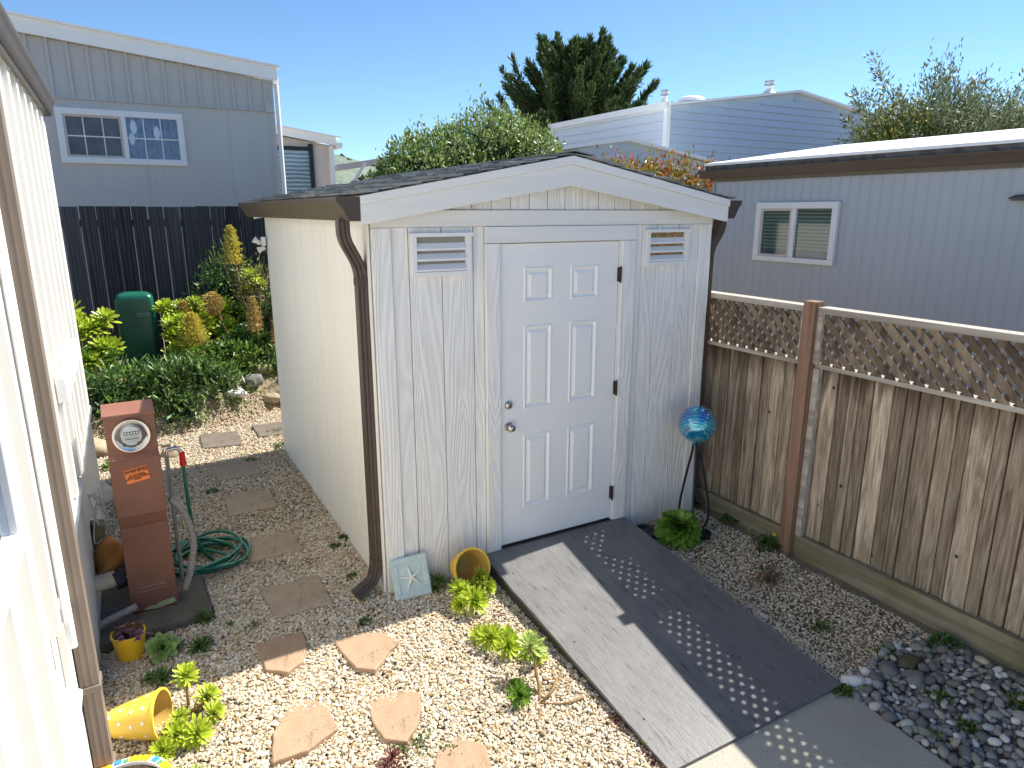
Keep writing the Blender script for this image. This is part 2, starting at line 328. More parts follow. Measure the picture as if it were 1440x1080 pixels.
# ------------------------------------------------------------------ builders
class B:
    def __init__(s): s.v = []; s.f = []; s.uv = None
    def add(s, vs, fs):
        o = len(s.v); s.v += [tuple(x) for x in vs]; s.f += [tuple(i+o for i in f) for f in fs]; return s
    def box(s, x0, y0, z0, x1, y1, z1, mt=None):
        vs = [Vector(c) for c in ((x0,y0,z0),(x1,y0,z0),(x1,y1,z0),(x0,y1,z0),(x0,y0,z1),(x1,y0,z1),(x1,y1,z1),(x0,y1,z1))]
        if mt: vs = [mt @ v for v in vs]
        return s.add(vs, [(0,3,2,1),(4,5,6,7),(0,1,5,4),(1,2,6,5),(2,3,7,6),(3,0,4,7)])
    def prism(s, poly, y0, y1, plane='xz', mt=None):
        """poly in a plane extruded along the third axis"""
        n = len(poly)
        def P(a, b, t): return {'xz': (a,t,b), 'xy': (a,b,t), 'yz': (t,a,b)}[plane]
        vs = [Vector(P(a,b,y0)) for a, b in poly]+[Vector(P(a,b,y1)) for a, b in poly]
        if mt: vs = [mt @ v for v in vs]
        fs = [tuple(range(n))[::-1], tuple(range(n, 2*n))]+[(i,(i+1)%n,(i+1)%n+n,i+n) for i in range(n)]
        return s.add(vs, fs)
    def sweep(s, path, prof, closed=False, caps=True, upv=None, scales=None):
        """profile (2D list) swept along path"""
        P = [Vector(p) for p in path]; n = len(P); k = len(prof); rings = []
        prev = None
        for i in range(n):
            if closed: t = (P[(i+1)%n]-P[i-1]).normalized()
            else: t = (P[min(i+1,n-1)]-P[max(i-1,0)]).normalized()
            if prev is None:
                u = Vector(upv) if upv else (Vector((0,0,1)) if abs(t.z) < .9 else Vector((1,0,0)))
            else: u = prev
            u = (u-t*u.dot(t)).normalized(); prev = u; r = t.cross(u)
            sc = scales[i] if scales else 1
            rings.append([P[i]+(r*a+u*b)*sc for a, b in prof])
        vs = [q for r_ in rings for q in r_]; fs = []
        for i in range(n if closed else n-1):
            j = (i+1)%n
            for a in range(k):
                b = (a+1)%k; fs.append((i*k+a, i*k+b, j*k+b, j*k+a))
        if caps and not closed: fs += [tuple(range(k))[::-1], tuple(range((n-1)*k, n*k))]
        return s.add(vs, fs)
    def tube(s, path, r, n=10, closed=False, radii=None, caps=True):
        prof = [(math.cos(2*math.pi*i/n)*r, math.sin(2*math.pi*i/n)*r) for i in range(n)]
        return s.sweep(path, prof, closed, caps, scales=[q/r for q in radii] if radii else None)
    def lathe(s, prof, n=32, mt=None, capb=False):
        vs = []; fs = []; k = len(prof)
        for i in range(n):
            a = 2*math.pi*i/n
            for r, z in prof:
                q = Vector((r*math.cos(a), r*math.sin(a), z)); vs.append(mt @ q if mt else q)
        for i in range(n):
            j = (i+1)%n
            for a in range(k-1): fs.append((i*k+a, j*k+a, j*k+a+1, i*k+a+1))
        if capb: fs.append(tuple(i*k for i in range(n))[::-1])
        return s.add(vs, fs)
    def ico(s, c, r, sub=2, jit=.15, mt=None, seed=0, fr=1.5):
        bm = bmesh.new(); bmesh.ops.create_icosphere(bm, subdivisions=sub, radius=1)
        vs = []
        for v_ in bm.verts:
            d = 1+jit*mnoise.noise(v_.co*fr+Vector((seed*3.1, seed*1.7, 0)))*1.6
            q = Vector((v_.co.x*r[0], v_.co.y*r[1], v_.co.z*r[2]))*d
            if mt: q = mt @ q
            vs.append(q+Vector(c))
        fs = [tuple(v_.index for v_ in f.verts) for f in bm.faces]; bm.free()
        return s.add(vs, fs)
    def build(s, name, mat, parent=None, smooth=None, bevel=0, loc=None):
        me = bpy.data.meshes.new(name); me.from_pydata([tuple(x) for x in s.v], [], s.f); me.update()
        if mat is not None: me.materials.append(mat)
        o = bpy.data.objects.new(name, me); COL.objects.link(o)
        if smooth is not None:
            me.shade_smooth()
            if smooth < 180: me.set_sharp_from_angle(angle=R(smooth))
        if bevel:
            b = o.modifiers.new('bevel', 'BEVEL'); b.width = bevel; b.segments = 2; b.limit_method = 'ANGLE'; b.angle_limit = R(50)
        if parent: o.parent = parent
        if loc: o.location = loc
        return o

def tag(o, label=None, cat=None, group=None, kind=None):
    if label: o['label'] = label
    if cat: o['category'] = cat
    if group: o['group'] = group
    if kind: o['kind'] = kind
    return o
def thing(name, label, cat, loc=(0,0,0), rz=0, group=None):
    o = bpy.data.objects.new(name, None); COL.objects.link(o); o.location = loc; o.rotation_euler = (0,0,rz)
    o.empty_display_size = .1
    return tag(o, label, cat, group)
def npmesh(name, V, F, mat, parent=None, UV=None, smooth=False, loc=None):
    """V (n,3), F (m,k) fixed size faces"""
    me = bpy.data.meshes.new(name); V = np.asarray(V, np.float32); F = np.asarray(F, np.int32); k = F.shape[1]
    me.vertices.add(len(V)); me.vertices.foreach_set('co', V.ravel())
    me.loops.add(F.size); me.loops.foreach_set('vertex_index', F.ravel())
    me.polygons.add(len(F)); me.polygons.foreach_set('loop_start', np.arange(len(F), dtype=np.int32)*k)
    if UV is not None:
        uv = me.uv_layers.new(name='UVMap'); uv.data.foreach_set('uv', np.asarray(UV, np.float32)[F.ravel()].ravel())
    me.polygons.foreach_set('use_smooth', np.full(len(F), smooth))
    me.update(calc_edges=True)
    if mat: me.materials.append(mat)
    o = bpy.data.objects.new(name, me); COL.objects.link(o)
    if parent: o.parent = parent
    if loc: o.location = loc
    return o
def norm(a): return a/(np.linalg.norm(a, axis=-1, keepdims=True)+1e-9)

def leaves(P, D, N, L, W, curve=.2, cup=.15, shape='leaf'):
    """leaves at P pointing D with face normal ~N; returns V,F,UV. shape: leaf, spoon, blade"""
    P, D, N = (np.asarray(a, float) for a in (P, D, N)); n = len(P)
    L = np.broadcast_to(L, n)[:,None]; W = np.broadcast_to(W, n)[:,None]
    curve = np.broadcast_to(curve, n)[:,None]
    D = norm(D); S_ = norm(np.cross(D, N)); N = np.cross(S_, D)
    T = {'leaf': [(0,.12),(.3,.85),(.65,.8),(1,.04)], 'spoon': [(0,.34),(.4,.62),(.70,1),(.88,.78),(1,.05)],
         'blade': [(0,.6),(.35,1),(.7,.7),(1,.05)], 'round': [(0,.2),(.35,.9),(.75,1),(1,.35)]}[shape]
    rows = []; uvs = []
    for t, wd in T:
        c = P+D*L*t+N*L*curve*(t*t)
        for sx in (-1, 0, 1):
            rows.append(c+S_*W*.5*wd*sx+(N*W*cup*wd if sx else 0)); uvs.append((.5+.5*sx, t))
    k = len(rows); V = np.stack(rows, 1).reshape(-1, 3); UV = np.tile(np.array(uvs), (n, 1))
    f = []
    for r_ in range(len(T)-1):
        for c_ in range(2):
            a = r_*3+c_; f.append((a, a+1, a+4, a+3))
    F = (np.array(f)[None]+np.arange(n)[:,None,None]*k).reshape(-1, 4)
    return V, F, UV
def cat(parts):
    V, F, U = [], [], []; o = 0
    for v, f, u in parts: V.append(v); F.append(f+o); U.append(u); o += len(v)
    return np.concatenate(V), np.concatenate(F), np.concatenate(U)
def rosette(c, axis, r, n=34, w=.34, lift0=1.25, lift1=.05, cup=.18, shape='spoon', seed=0):
    """a succulent rosette: spiral of spoon leaves opening round an axis"""
    q = np.random.default_rng(seed+int(abs(c[0])*1000))
    ax = norm(np.array(axis, float)); t = norm(np.cross(ax, [.3,.9,.1])); b = np.cross(ax, t)
    i = np.arange(n); a = i*2.39996+q.uniform(0,6); k = (i/(n-1))
    el_ = lift0*(1-k)**1.1+lift1+q.normal(0,.06,n)
    d = (np.cos(a)[:,None]*t+np.sin(a)[:,None]*b)
    D = d*np.cos(el_)[:,None]+ax*np.sin(el_)[:,None]
    Nn = ax*np.cos(el_)[:,None]-d*np.sin(el_)[:,None]
    P = np.array(c)+D*.02*r-ax*r*.28*k[:,None]
    L = r*(.38+.62*k**.7)*q.uniform(.92,1.06,n)
    return leaves(P, D, Nn, L, L*w*(1.15-.25*k)*1.25, .12*(1-k)+.05, cup, shape)
def sphere_rosette(c, r, n=130, seed=0, w=.42):
    """dome-shaped succulent head: short spoon leaves on a ball, reaching outwards"""
    q = np.random.default_rng(seed); i = np.arange(n)
    ax = norm(np.array((-.25,-.55,.8)))
    z = 1-1.62*(i/n); ph = i*2.39996; s_ = np.sqrt(np.clip(1-z*z, 0, 1))
    t = norm(np.cross(ax, [1,0,0])); b = np.cross(ax, t)
    d = s_[:,None]*(np.cos(ph)[:,None]*t+np.sin(ph)[:,None]*b)+z[:,None]*ax
    P = np.array(c)+d*r*.45
    D = norm(d+np.array((0,0,.12))); Nn = norm(np.cross(np.cross(d, ax), d)+ax*.2+d*.1)
    L = r*(.22+.40*(i/n)**.5)
    return leaves(P, D, Nn, L*1.0, L*.62, .16, .2, 'spoon')

# ------------------------------------------------------------------ ground
def ss(a, b, x):
    t = np.clip((x-a)/(b-a), 0, 1); return t*t*(3-2*t)
def H(x, y):
    x = np.asarray(x, float); y = np.asarray(y, float)
    front = -.07*np.clip(-y-.1, 0, 2.6)*(1-.75*ss(2.05, 2.62, x))
    yb = 4.35+.22*np.clip(x, -2, 1.5)+.12*np.sin(x*3.1)
    back = .42*ss(0, .5, y-yb)+.08*ss(.5, 1.6, y-yb)
    back = back*(1-ss(2.3, 2.7, x))
    return front+back
def Hf(x, y): return float(H(x, y))
xs = np.concatenate([-np.geomspace(1500, 5, 18), np.arange(-4.5, 5, .08), np.geomspace(5.2, 1500, 18)])
ys = np.concatenate([-np.geomspace(1500, 5.2, 18), np.arange(-4.8, 8, .08), np.geomspace(8.2, 1500, 18)])
X, Y = np.meshgrid(xs, ys); Z = H(X, Y)-.012+.006*np.sin(X*9)*np.cos(Y*7)
V = np.stack([X, Y, Z], -1).reshape(-1, 3); nx = len(xs); ny = len(ys)
ii = (np.arange(ny-1)[:,None]*nx+np.arange(nx-1)[None]).ravel()
tag(npmesh('ground', V, np.stack([ii, ii+1, ii+1+nx, ii+nx], 1), M['soil'], smooth=True), kind='structure')

# concrete path at the foot of the ramp
b = B(); yy = np.linspace(-1.86, -3.34, 20)
vs = []
for y in yy:
    z = Hf(1.2, y)
    vs += [(.60, y, z+.012), (1.85, y, z+.012), (1.85, y, z-.08), (.60, y, z-.08)]
fs = []
for i in range(19):
    for a in range(4): fs.append((i*4+a, i*4+(a+1)%4, i*4+4+(a+1)%4, i*4+4+a))
fs += [(0,1,2,3), (76,79,78,77)]
b.add(vs, fs); tag(b.build('path', M['concrete']), kind='structure')

b = B(); b.box(-12, -16, -.26, 14, -3.35, -.165); M['pale_bounce'] = plain('pale_bounce', (.66,.60,.50), .9, .2, var=.08, scale=3, bump=.3); tag(b.build('bounce_slab', M['pale_bounce']), kind='structure')  # unseen slab, added to bounce warm light onto the shed front
# hills far off
n = 90; th = np.linspace(-.9, 1.2, n); vs = []; fs = []
for i, t in enumerate(th):
    rr = 420
    for k, (q, hh) in enumerate(((0, 0), (60, .5), (130, 1), (230, .8))):
        hgt = 1.55*(24+9*math.sin(t*7+1)+6*mnoise.noise(Vector((t*9, k*.4, 0)))+3*mnoise.noise(Vector((t*40, k, 3))))*hh
        vs.append(((rr+q)*math.sin(t), (rr+q)*math.cos(t), hgt))
for i in range(n-1):
    for k in range(3): a = i*4+k; fs.append((a, a+4, a+5, a+1))
b = B(); b.add(vs, fs); tag(b.build('hills', M['hill'], smooth=180), kind='structure')
# trees along the ridge read as one wood
b = B()
for i in range(420):
    t = random.uniform(-.1, .75); rr = 420+random.uniform(70, 135); hh = 1.55*(24+9*math.sin(t*7+1))
    k = min(1, (rr-420)/130)
    b.ico((rr*math.sin(t), rr*math.cos(t), hh*k*random.uniform(.75, 1)+1), (random.uniform(2,4), 3, random.uniform(2,5)), 1, .3, seed=i)
tag(b.build('distant_wood', M['cypress']), 'dark wooded ridge far off beneath the blue sky', 'wood', kind='stuff')

# ------------------------------------------------------------------ the shed
W, D, HW = 2.56, 3.10, 2.30
shed = thing('garden_shed', 'white wooden garden shed with six panel door, gable roof and brown gutters', 'shed')
RX, RZ, EZ0, EX0, EX1 = 1.26, 2.672, 2.422, -.085, 2.61
def rz(x): return EZ0+(RZ-EZ0)*((x-EX0)/(RX-EX0) if x < RX else (EX1-x)/(EX1-RX))
poly = [(0.012, .0), (W-.012, 0), (W-.012, rz(W)-.06), (RX, RZ-.06), (.012, rz(0)-.06)]
B().prism(poly, .012, D-.012).build('wall', M['paint_side'], shed)
# front boards
fb = B()
for a, c in ((.118,.216),(.222,.421),(.427,.627),(.633,.700),(1.862,1.925),(1.931,2.058),(2.064,2.259),(2.265,2.447)):
    fb.box(a, -.004, .015, c, .011, 2.252)
for i in range(18):
    a = .10+i*.132; c = a+.126
    if c > 2.50: break
    pz = lambda x: rz(x)-.10
    p_ = [(a, 2.352), (c, 2.352), (c, pz(c))]+([(RX, pz(RX))] if a < RX < c else [])+[(a, pz(a))]
    fb.prism(p_, -.004, .011)
fb.build('front_siding', M['paint_front'], shed, bevel=.0025)
t = B(); t.box(0, -.018, 0, .113, .011, 2.252); t.build('corner_trim', M['paint_front'], shed, bevel=.003)
t = B(); t.box(2.452, -.018, 0, W, .011, 2.252); t.build('corner_trim', M['paint_front'], shed, bevel=.003)
t = B(); t.box(.0, -.020, 2.2545, W, .011, 2.349); t.build('header_board', M['paint_board'], shed, bevel=.003)
t = B(); t.box(-.012, -.006, -.12, W+.012, .011, .013); t.build('base_trim', M['paint_board'], shed, bevel=.003)
# side walls with fine grooves
for side in (0, 1):
    sb = B(); y = .02; k = 0
    x0, x1 = ((-.006, .011) if side == 0 else (W-.011, W+.006))
    while y < D-.01:
        w_ = .098; sb.box(x0, y, .0, x1, min(y+w_, D), rz(0)-.075); y += w_+.0035
    sb.build('side_siding', M['paint_side'], shed, bevel=.002)
    t = B(); t.box(*((-.022, .0, .0, -.0065, .075, rz(0)-.077) if side == 0 else (W+.0065, 0, 0, W+.022, .075, rz(0)-.077))); t.build('corner_trim', M['paint_side'], shed, bevel=.003)
    t = B(); t.box(*((-.012, .08, -.03, .0, D, -.002) if side == 0 else (W, .08, -.03, W+.012, D, -.002))); t.build('base_trim', M['paint_side'], shed)
bb = B(); bb.box(0, D-.011, 0, W, D, rz(0)-.08); bb.build('back_siding', M['paint_side'], shed)
# door casing and door
ZS = .117; DX0, DX1 = .806, 1.722
t = B(); t.box(.704, -.030, .05, DX0-.004, .011, 2.152); t.build('door_casing', M['paint_front'], shed, bevel=.003)
t = B(); t.box(DX1+.022, -.030, .05, 1.858, .011, 2.152); t.build('door_casing', M['paint_front'], shed, bevel=.003)
t = B(); t.box(.704, -.030, 2.155, 1.858, .011, 2.2525); t.build('door_casing', M['paint_board'], shed, bevel=.003)
t = B(); t.box(DX1+.006, -.020, ZS, DX1+.0215, .011, 2.152); t.build('door_jamb', M['trim'], shed)
dz = ZS+2.03
panels = [(.980,1.195,1.778,2.005),(1.335,1.560,1.778,1.995),(.980,1.192,1.075,1.630),(1.335,1.560,1.068,1.630),(.975,1.195,.372,.900),(1.335,1.558,.355,.890)]
dr = B(); y0 = -.010; yb = .010
xs_ = [DX0, .980, 1.195, 1.335, 1.560, DX1]; zs_ = [ZS+.012, .372, .896, 1.072, 1.630, 1.778, 2.0, dz]
for i in range(5):
    for j in range(7):
        if i in (1, 3) and j in (1, 3, 5): continue
        dr.add([(xs_[i],y0,zs_[j]),(xs_[i+1],y0,zs_[j]),(xs_[i+1],y0,zs_[j+1]),(xs_[i],y0,zs_[j+1])], [(0,1,2,3)])
dr.add([(DX0,y0,ZS+.012),(DX1,y0,ZS+.012),(DX1,y0,dz),(DX0,y0,dz),(DX0,yb,ZS+.012),(DX1,yb,ZS+.012),(DX1,yb,dz),(DX0,yb,dz)], [(0,4,5,1),(1,5,6,2),(2,6,7,3),(3,7,4,0),(4,7,6,5)])
door = dr.build('door', M['door'], shed)
for i in (1, 3):
    for j in (1, 3, 5):
        a, c, e, f = xs_[i], xs_[i+1], zs_[j], zs_[j+1]; pb = B()
        rings = [(0, y0), (.004, y0-.005), (.012, y0-.005), (.026, y0+.009), (.031, y0+.009), (.050, y0-.004)]
        vs = []
        for d_, yy_ in rings: vs += [(a+d_,yy_,e+d_),(c-d_,yy_,e+d_),(c-d_,yy_,f-d_),(a+d_,yy_,f-d_)]
        fs = [(r_*4+k, r_*4+(k+1)%4, r_*4+4+(k+1)%4, r_*4+4+k) for r_ in range(5) for k in range(4)]+[(20,21,22,23)]
        pb.add(vs, fs); pb.build('door_panel', M['door'], door)
def rot_y_axis(x, y, z):  # local z -> -y
    return Matrix.Translation((x, y, z)) @ Matrix.Rotation(R(90), 4, 'X')
for (z, nm, pr) in ((1.119, 'deadbolt', [(.0,.020),(.012,.021),(.020,.018),(.026,.010),(.030,.002),(.030,-.0)]), (.972, 'door_knob', [(0,.062),(.016,.061),(.026,.052),(.029,.040),(.022,.028),(.012,.022),(.012,.010),(.028,.006),(.031,0)])):
    B().lathe(pr, 24, rot_y_axis(.868, y0, z)).build(nm, M['steel'], door, smooth=40)
for z in (1.925, 1.130, .332):
    h = B(); h.box(DX1-.004, -.036, z-.048, DX1+.006, -.010, z+.048); h.tube([(DX1+.003, -.038, z-.055), (DX1+.003, -.038, z+.055)], .007, 8)
    h.build('hinge', M['hinge'], door)
sw = B()
for i in range(76): sw.box(DX0+.004+i*.012, -.024, ZS-.004, DX0+.0115+i*.012, -.010, ZS+.012)
sw.build('door_sweep', M['rubber'], door)
# louvred vents
for vx0, vx1, dirty in ((.228, .606, 0), (1.948, 2.336, 1)):
    v_ = B(); z0, z1 = 1.972, 2.222
    v_.box(vx0, -.034, z0, vx1, -.004, z0+.028); v_.box(vx0-.008, -.042, z1-.022, vx1+.012, -.004, z1)
    v_.box(vx0, -.034, z0+.028, vx0+.032, -.004, z1-.022); v_.box(vx1-.032, -.034, z0+.028, vx1, -.004, z1-.022)
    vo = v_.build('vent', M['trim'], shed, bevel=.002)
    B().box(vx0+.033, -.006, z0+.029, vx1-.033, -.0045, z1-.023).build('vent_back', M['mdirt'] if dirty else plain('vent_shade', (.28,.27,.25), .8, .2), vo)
    for k in range(3):
        zz = z0+.030+k*.060; s_ = B()
        s_.add([(vx0+.033,-.034,zz+.012),(vx1-.033,-.034,zz+.012),(vx1-.033,-.008,zz+.042),(vx0+.033,-.008,zz+.042),(vx0+.033,-.034,zz),(vx1-.033,-.034,zz),(vx1-.033,-.008,zz+.034),(vx0+.033,-.008,zz+.034)], [(0,1,2,3),(4,7,6,5),(0,4,5,1),(0,3,7,4),(1,5,6,2)])
        s_.build('vent_slat', M['trim'], vo)
# rake fascia, two layers
for side in (0, 1):
    xe = EX0 if side == 0 else EX1
    lo = [(xe, rz(xe)-.152), (RX, RZ-.176), (RX, RZ-.052), (xe, rz(xe)-.048)]
    hi = [(xe, rz(xe)-.0475), (RX, RZ-.0515), (RX, RZ), (xe, rz(xe))]
    for yA, yB_ in ((-.120, -.095), (D+.09, D+.115)):
        q = B(); q.prism(lo, yA, yB_); q.build('fascia', M['paint_board'], shed, bevel=.003)
        q = B(); q.prism(hi, yA-.012 if yA < 0 else yA, yB_); q.build('rake_trim', M['paint_board'], shed, bevel=.003)
    # soffit / roof deck
    q = B(); q.prism([(xe, rz(xe)-.03), (RX, RZ-.03), (RX, RZ-.002), (xe, rz(xe)-.002)], -.094, D+.089); q.build('roof_deck', M['paint_board'], shed)
# eave fascia behind gutter
t = B(); t.box(EX0-.0, -.094, 2.29, EX0+.018, D+.089, 2.389); t.build('eave_board', M['paint_side'], shed)
t = B(); t.box(EX1-.018, -.094, 2.29, EX1, D+.089, 2.389); t.build('eave_board', M['paint_side'], shed)
# shingles: separate tabs in overlapping courses
slope = (RZ-EZ0)/(RX-EX0); sh = B()
for side in (0, 1):
    Ls = math.hypot(RX-EX0, RZ-EZ0)+.03; ncs = 11; ex = Ls/ncs
    ca = math.cos(math.atan(slope)); sa = math.sin(math.atan(slope))
    for c_ in range(ncs):
        y = -.142-random.random()*.2; y_end = D+.14
        while y < y_end:
            w_ = random.choice((.10,.13,.16,.20)); a0 = max(y, -.142); a1 = min(y+w_, y_end); y += w_
            if a1-a0 < .01: continue
            d0 = c_*ex-.035; d1 = (c_+1)*ex-.03; th_ = random.choice((.006,.012,.019))
            def pt(d_, h_): 
                xx = (EX0 + d_*ca - h_*sa) if side == 0 else (EX1 - d_*ca + h_*sa)
                return (xx, EZ0+.002+d_*sa+h_*ca)
            A, Bq = pt(d0, .004+.008), pt(d1, .004); A2, B2 = pt(d0, .012+th_), pt(d1, .006+th_*.4)
            sh.add([(A[0],a0+.002,A[1]),(Bq[0],a0+.002,Bq[1]),(B2[0],a0+.002,B2[1]),(A2[0],a0+.002,A2[1]),(A[0],a1-.002,A[1]),(Bq[0],a1-.002,Bq[1]),(B2[0],a1-.002,B2[1]),(A2[0],a1-.002,A2[1])],
                   [(0,1,2,3),(4,7,6,5),(0,4,5,1),(3,2,6,7),(0,3,7,4),(1,5,6,2)])
y = -.142
while y < D+.14:
    y2 = min(y+.14, D+.14); z_ = RZ+.018+random.random()*.006
    for s_ in (-1, 1):
        sh.add([(RX,y,z_),(RX,y2-.004,z_-.003),(RX+s_*.14,y2-.004,z_-.027),(RX+s_*.14,y,z_-.022),(RX,y,z_+.008),(RX,y2-.004,z_+.005),(RX+s_*.14,y2-.004,z_-.019),(RX+s_*.14,y,z_-.014)], [(4,5,6,7),(0,1,5,4),(0,4,7,3),(1,2,6,5),(2,3,7,6)])
    y = y2
sh.build('shingle_roof', M['shingle'], shed)
# gutters (K profile) and downspouts
def kprof(sx, x0, z0, w_=.125, h_=.125):
    p_ = [(0,h_),(0,0),(-.45,0),(-.55,.015),(-.68,.05),(-.80,.075),(-.97,.095),(-1,.105),(-1,h_),(-.93,h_),(-.93,h_-.008),(-.62,.055),(-.48,.012),(-.04,.012),(-.04,h_)]
    return [(x0+sx*(a*w_ if a > -.44 or True else 0), z0+z_) for a, z_ in [(a, z_) for a, z_ in p_]]
for side in (0, 1):
    sx, x0 = (1, EX0-.002) if side == 0 else (-1, EX1+.002)
    pr = kprof(sx, x0, 2.292); q = B(); q.prism(pr, -.118, D+.10)
    cap = [(x0, 2.417), (x0, 2.292), (x0-sx*.056, 2.292), (x0-sx*.069, 2.307), (x0-sx*.085, 2.342), (x0-sx*.10, 2.367), (x0-sx*.121, 2.387), (x0-sx*.125, 2.417)]
    go = q.build('gutter', M['gutter'], shed, smooth=50)
    B().prism(cap, -.122, -.1185).build('end_cap', M['downspout'], go); B().prism(cap, D+.1005, D+.104).build('end_cap', M['downspout'], go)
def ribprof(a, b_):
    pts = []
    for (x0_, y0_, x1_, y1_) in ((-a,-b_,a,-b_),(a,-b_,a,b_),(a,b_,-a,b_),(-a,b_,-a,-b_)):
        n_ = 8
        for k in range(n_):
            t_ = k/n_; nx_, ny_ = (y1_-y0_), -(x1_-x0_); ln = math.hypot(nx_, ny_); off = -.0035 if k in (2,5) else 0
            pts.append((x0_+(x1_-x0_)*t_+nx_/ln*off, y0_+(y1_-y0_)*t_+ny_/ln*off))
    return pts
def bez(pts, n=8):
    """round the corners of a polyline"""
    out = [Vector(pts[0])]
    for i in range(1, len(pts)-1):
        a, c_, e = Vector(pts[i-1]), Vector(pts[i]), Vector(pts[i+1])
        r_ = min((a-c_).length, (e-c_).length)*.45; r_ = min(r_, .07)
        p0 = c_+(a-c_).normalized()*r_; p1 = c_+(e-c_).normalized()*r_
        for k in range(n+1):
            t_ = k/n; out.append(p0*(1-t_)**2+c_*2*t_*(1-t_)+p1*t_*t_)
    out.append(Vector(pts[-1])); return out
def crimp(q, c_, d_, a, b_, upv):
    q.sweep([Vector(c_), Vector(c_)+Vector(d_)], [(-a,-b_),(a,-b_),(a,b_),(-a,b_)], upv=upv)
dsL = B(); path = bez([(-.150,.005,2.300), (-.150,.005,2.20), (-.050,.050,2.03), (-.050,.050,.20), (-.078,.035,.10), (-.205,.0,.045)])
dsL.sweep(path, ribprof(.030, .036), upv=(0,1,0))
for z_ in (2.03-.05, .235): crimp(dsL, (-.050,.050,z_), (0,0,-.045), .0325, .0385, (0,1,0))
for k in range(6):
    p_ = Vector((-.150,.005,2.20)).lerp(Vector((-.050,.050,2.03)), .12+k*.15)
dsL.build('downspout', M['downspout'], shed, smooth=35)
dsR = B(); path = bez([(2.68,.02,2.30), (2.68,.02,2.22), (2.605,.05,2.07), (2.605,.05,.15), (2.64,.03,.06), (2.70,.0,.04)])
dsR.sweep(path, ribprof(.030, .036), upv=(0,1,0)); dsR.build('downspout', M['downspout'], shed, smooth=35)
# security lamp on the back corner
fl = B(); fl.box(-.06, 3.03, 2.03, -.0225, 3.095, 2.11); flo = fl.build('security_light', M['trim'], shed, bevel=.006)
for (x, y, z, rx) in ((-.10, 3.04, 2.07, 35), (-.065, 3.04, 2.0, -20)):
    mt = Matrix.Translation((x, y, z)) @ Matrix.Rotation(R(rx), 4, 'Y') @ Matrix.Rotation(R(-90), 4, 'Y')
    B().lathe([(.0,-.035),(.018,-.033),(.021,.0),(.032,.032),(.029,.034),(.0,.026)], 20, mt).build('lamp_head', M['trim'], flo, smooth=40)

# ------------------------------------------------------------------ ramp
ramp = thing('entry_ramp', 'dark grey painted wooden ramp leading up to the shed door', 'ramp', (0,0,0))
rx0, rx1, ry0, ry1, rz0, rz1 = .655, 1.855, -.034, -1.885, .112, Hf(1.2,-1.88)+.030
def rzz(y): return rz0+(rz1-rz0)*((y-ry0)/(ry1-ry0))
for a, c in ((rx0, 1.463), (1.467, rx1)):
    q = B(); n_ = 14; vs = []; fs = []
    for i in range(n_+1):
        y = ry0+(ry1-ry0)*i/n_; z_ = rzz(y)
        jx = (random.uniform(-.003,.003) if a == rx0 else 0)
        vs += [(a+jx,y,z_),(c,y,z_),(c,y,z_-.018),(a+jx,y,z_-.018)]
    for i in range(n_):
        for k in range(4): fs.append((i*4+k, i*4+4+k, i*4+4+(k+1)%4, i*4+(k+1)%4))
    fs += [(0,1,2,3), (n_*4+3,n_*4+2,n_*4+1,n_*4)]
    q.add(vs, fs); q.build('deck_sheet', M['ramp'], ramp)
for a in (rx0+.006, 1.463-.02, rx1-.044):
    q = B(); q.prism([(ry0, rz0-.0185), (ry1+.05, rzz(ry1+.05)-.0185), (ry1+.05, Hf(1.2,ry1)-.015), (ry0, -.05)], a, a+.038, 'yz'); q.build('stringer', M['ramp_side'], ramp)
for x, y in ((.74,-.3),(.74,-1.0),(.74,-1.6),(1.43,-.4),(1.43,-1.3),(1.50,-.6),(1.50,-1.5),(1.81,-.5),(1.81,-.95),(1.81,-1.5)):
    q = B(); q.lathe([(0,.0025),(.005,.002),(.006,-.002)], 8, Matrix.Translation((x, y, rzz(y)))); q.build('screw', M['hinge'], ramp)

# ------------------------------------------------------------------ the house on the left edge
XH = -1.59; HY1 = 2.25; HY0 = -3.6
hs = thing('white_house', 'white ribbed-siding house with taupe downspout close at the left edge', 'house', (XH, HY1, 0))
def HB(): return B()
mtH = Matrix.Translation((-XH, -HY1, 0))
class BH(B):
    def build(s, name, mat, parent=None, **k):
        s.v = [(x-XH, y-HY1, z) for x, y, z in s.v]; return super().build(name, mat, parent, **k)
q = BH(); q.box(XH-3.5, HY0, -.2, XH-.012, HY1-.012, 3.03); q.build('wall', M['vinyl'], hs)
q = BH(); y = HY1-.0; k = 0; YS = -.93
prof_y = []
while y > HY0:
    # flat pan then a raised rib
    q.prism([(XH-.0115, y), (XH, y), (XH, y-.225), (XH+.032, y-.245), (XH+.032, y-.334), (XH, y-.34), (XH-.0115, y-.34)], .905 if y > YS else .56, 3.00, 'xy'); y -= .3405
q.build('ribbed_siding', M['vinyl'], hs)
q = BH(); q.box(XH-.0115, HY1+.0005, .905, XH+.024, HY1+.03, 3.0); q.build('corner_trim', M['trim'], hs, bevel=.003)
for a_, c_, z_ in ((YS+.001, HY1+.02, .86), (HY0, YS, .515)):
    q = BH(); q.box(XH-.011, a_, -.20, XH+.018, c_, z_); q.build('skirting', M['vinyl'], hs, bevel=.004)
for a_, c_, z_ in ((YS+.001, HY1+.03, .861), (HY0, YS, .516)):
    q = BH(); q.prism([(XH-.011, z_), (XH+.040, z_), (XH+.040, z_+.019), (XH+.0, z_+.0435), (XH-.011, z_+.0435)], a_, c_, 'xz'); q.build('skirting_cap', M['vinyl'], hs, bevel=.002)
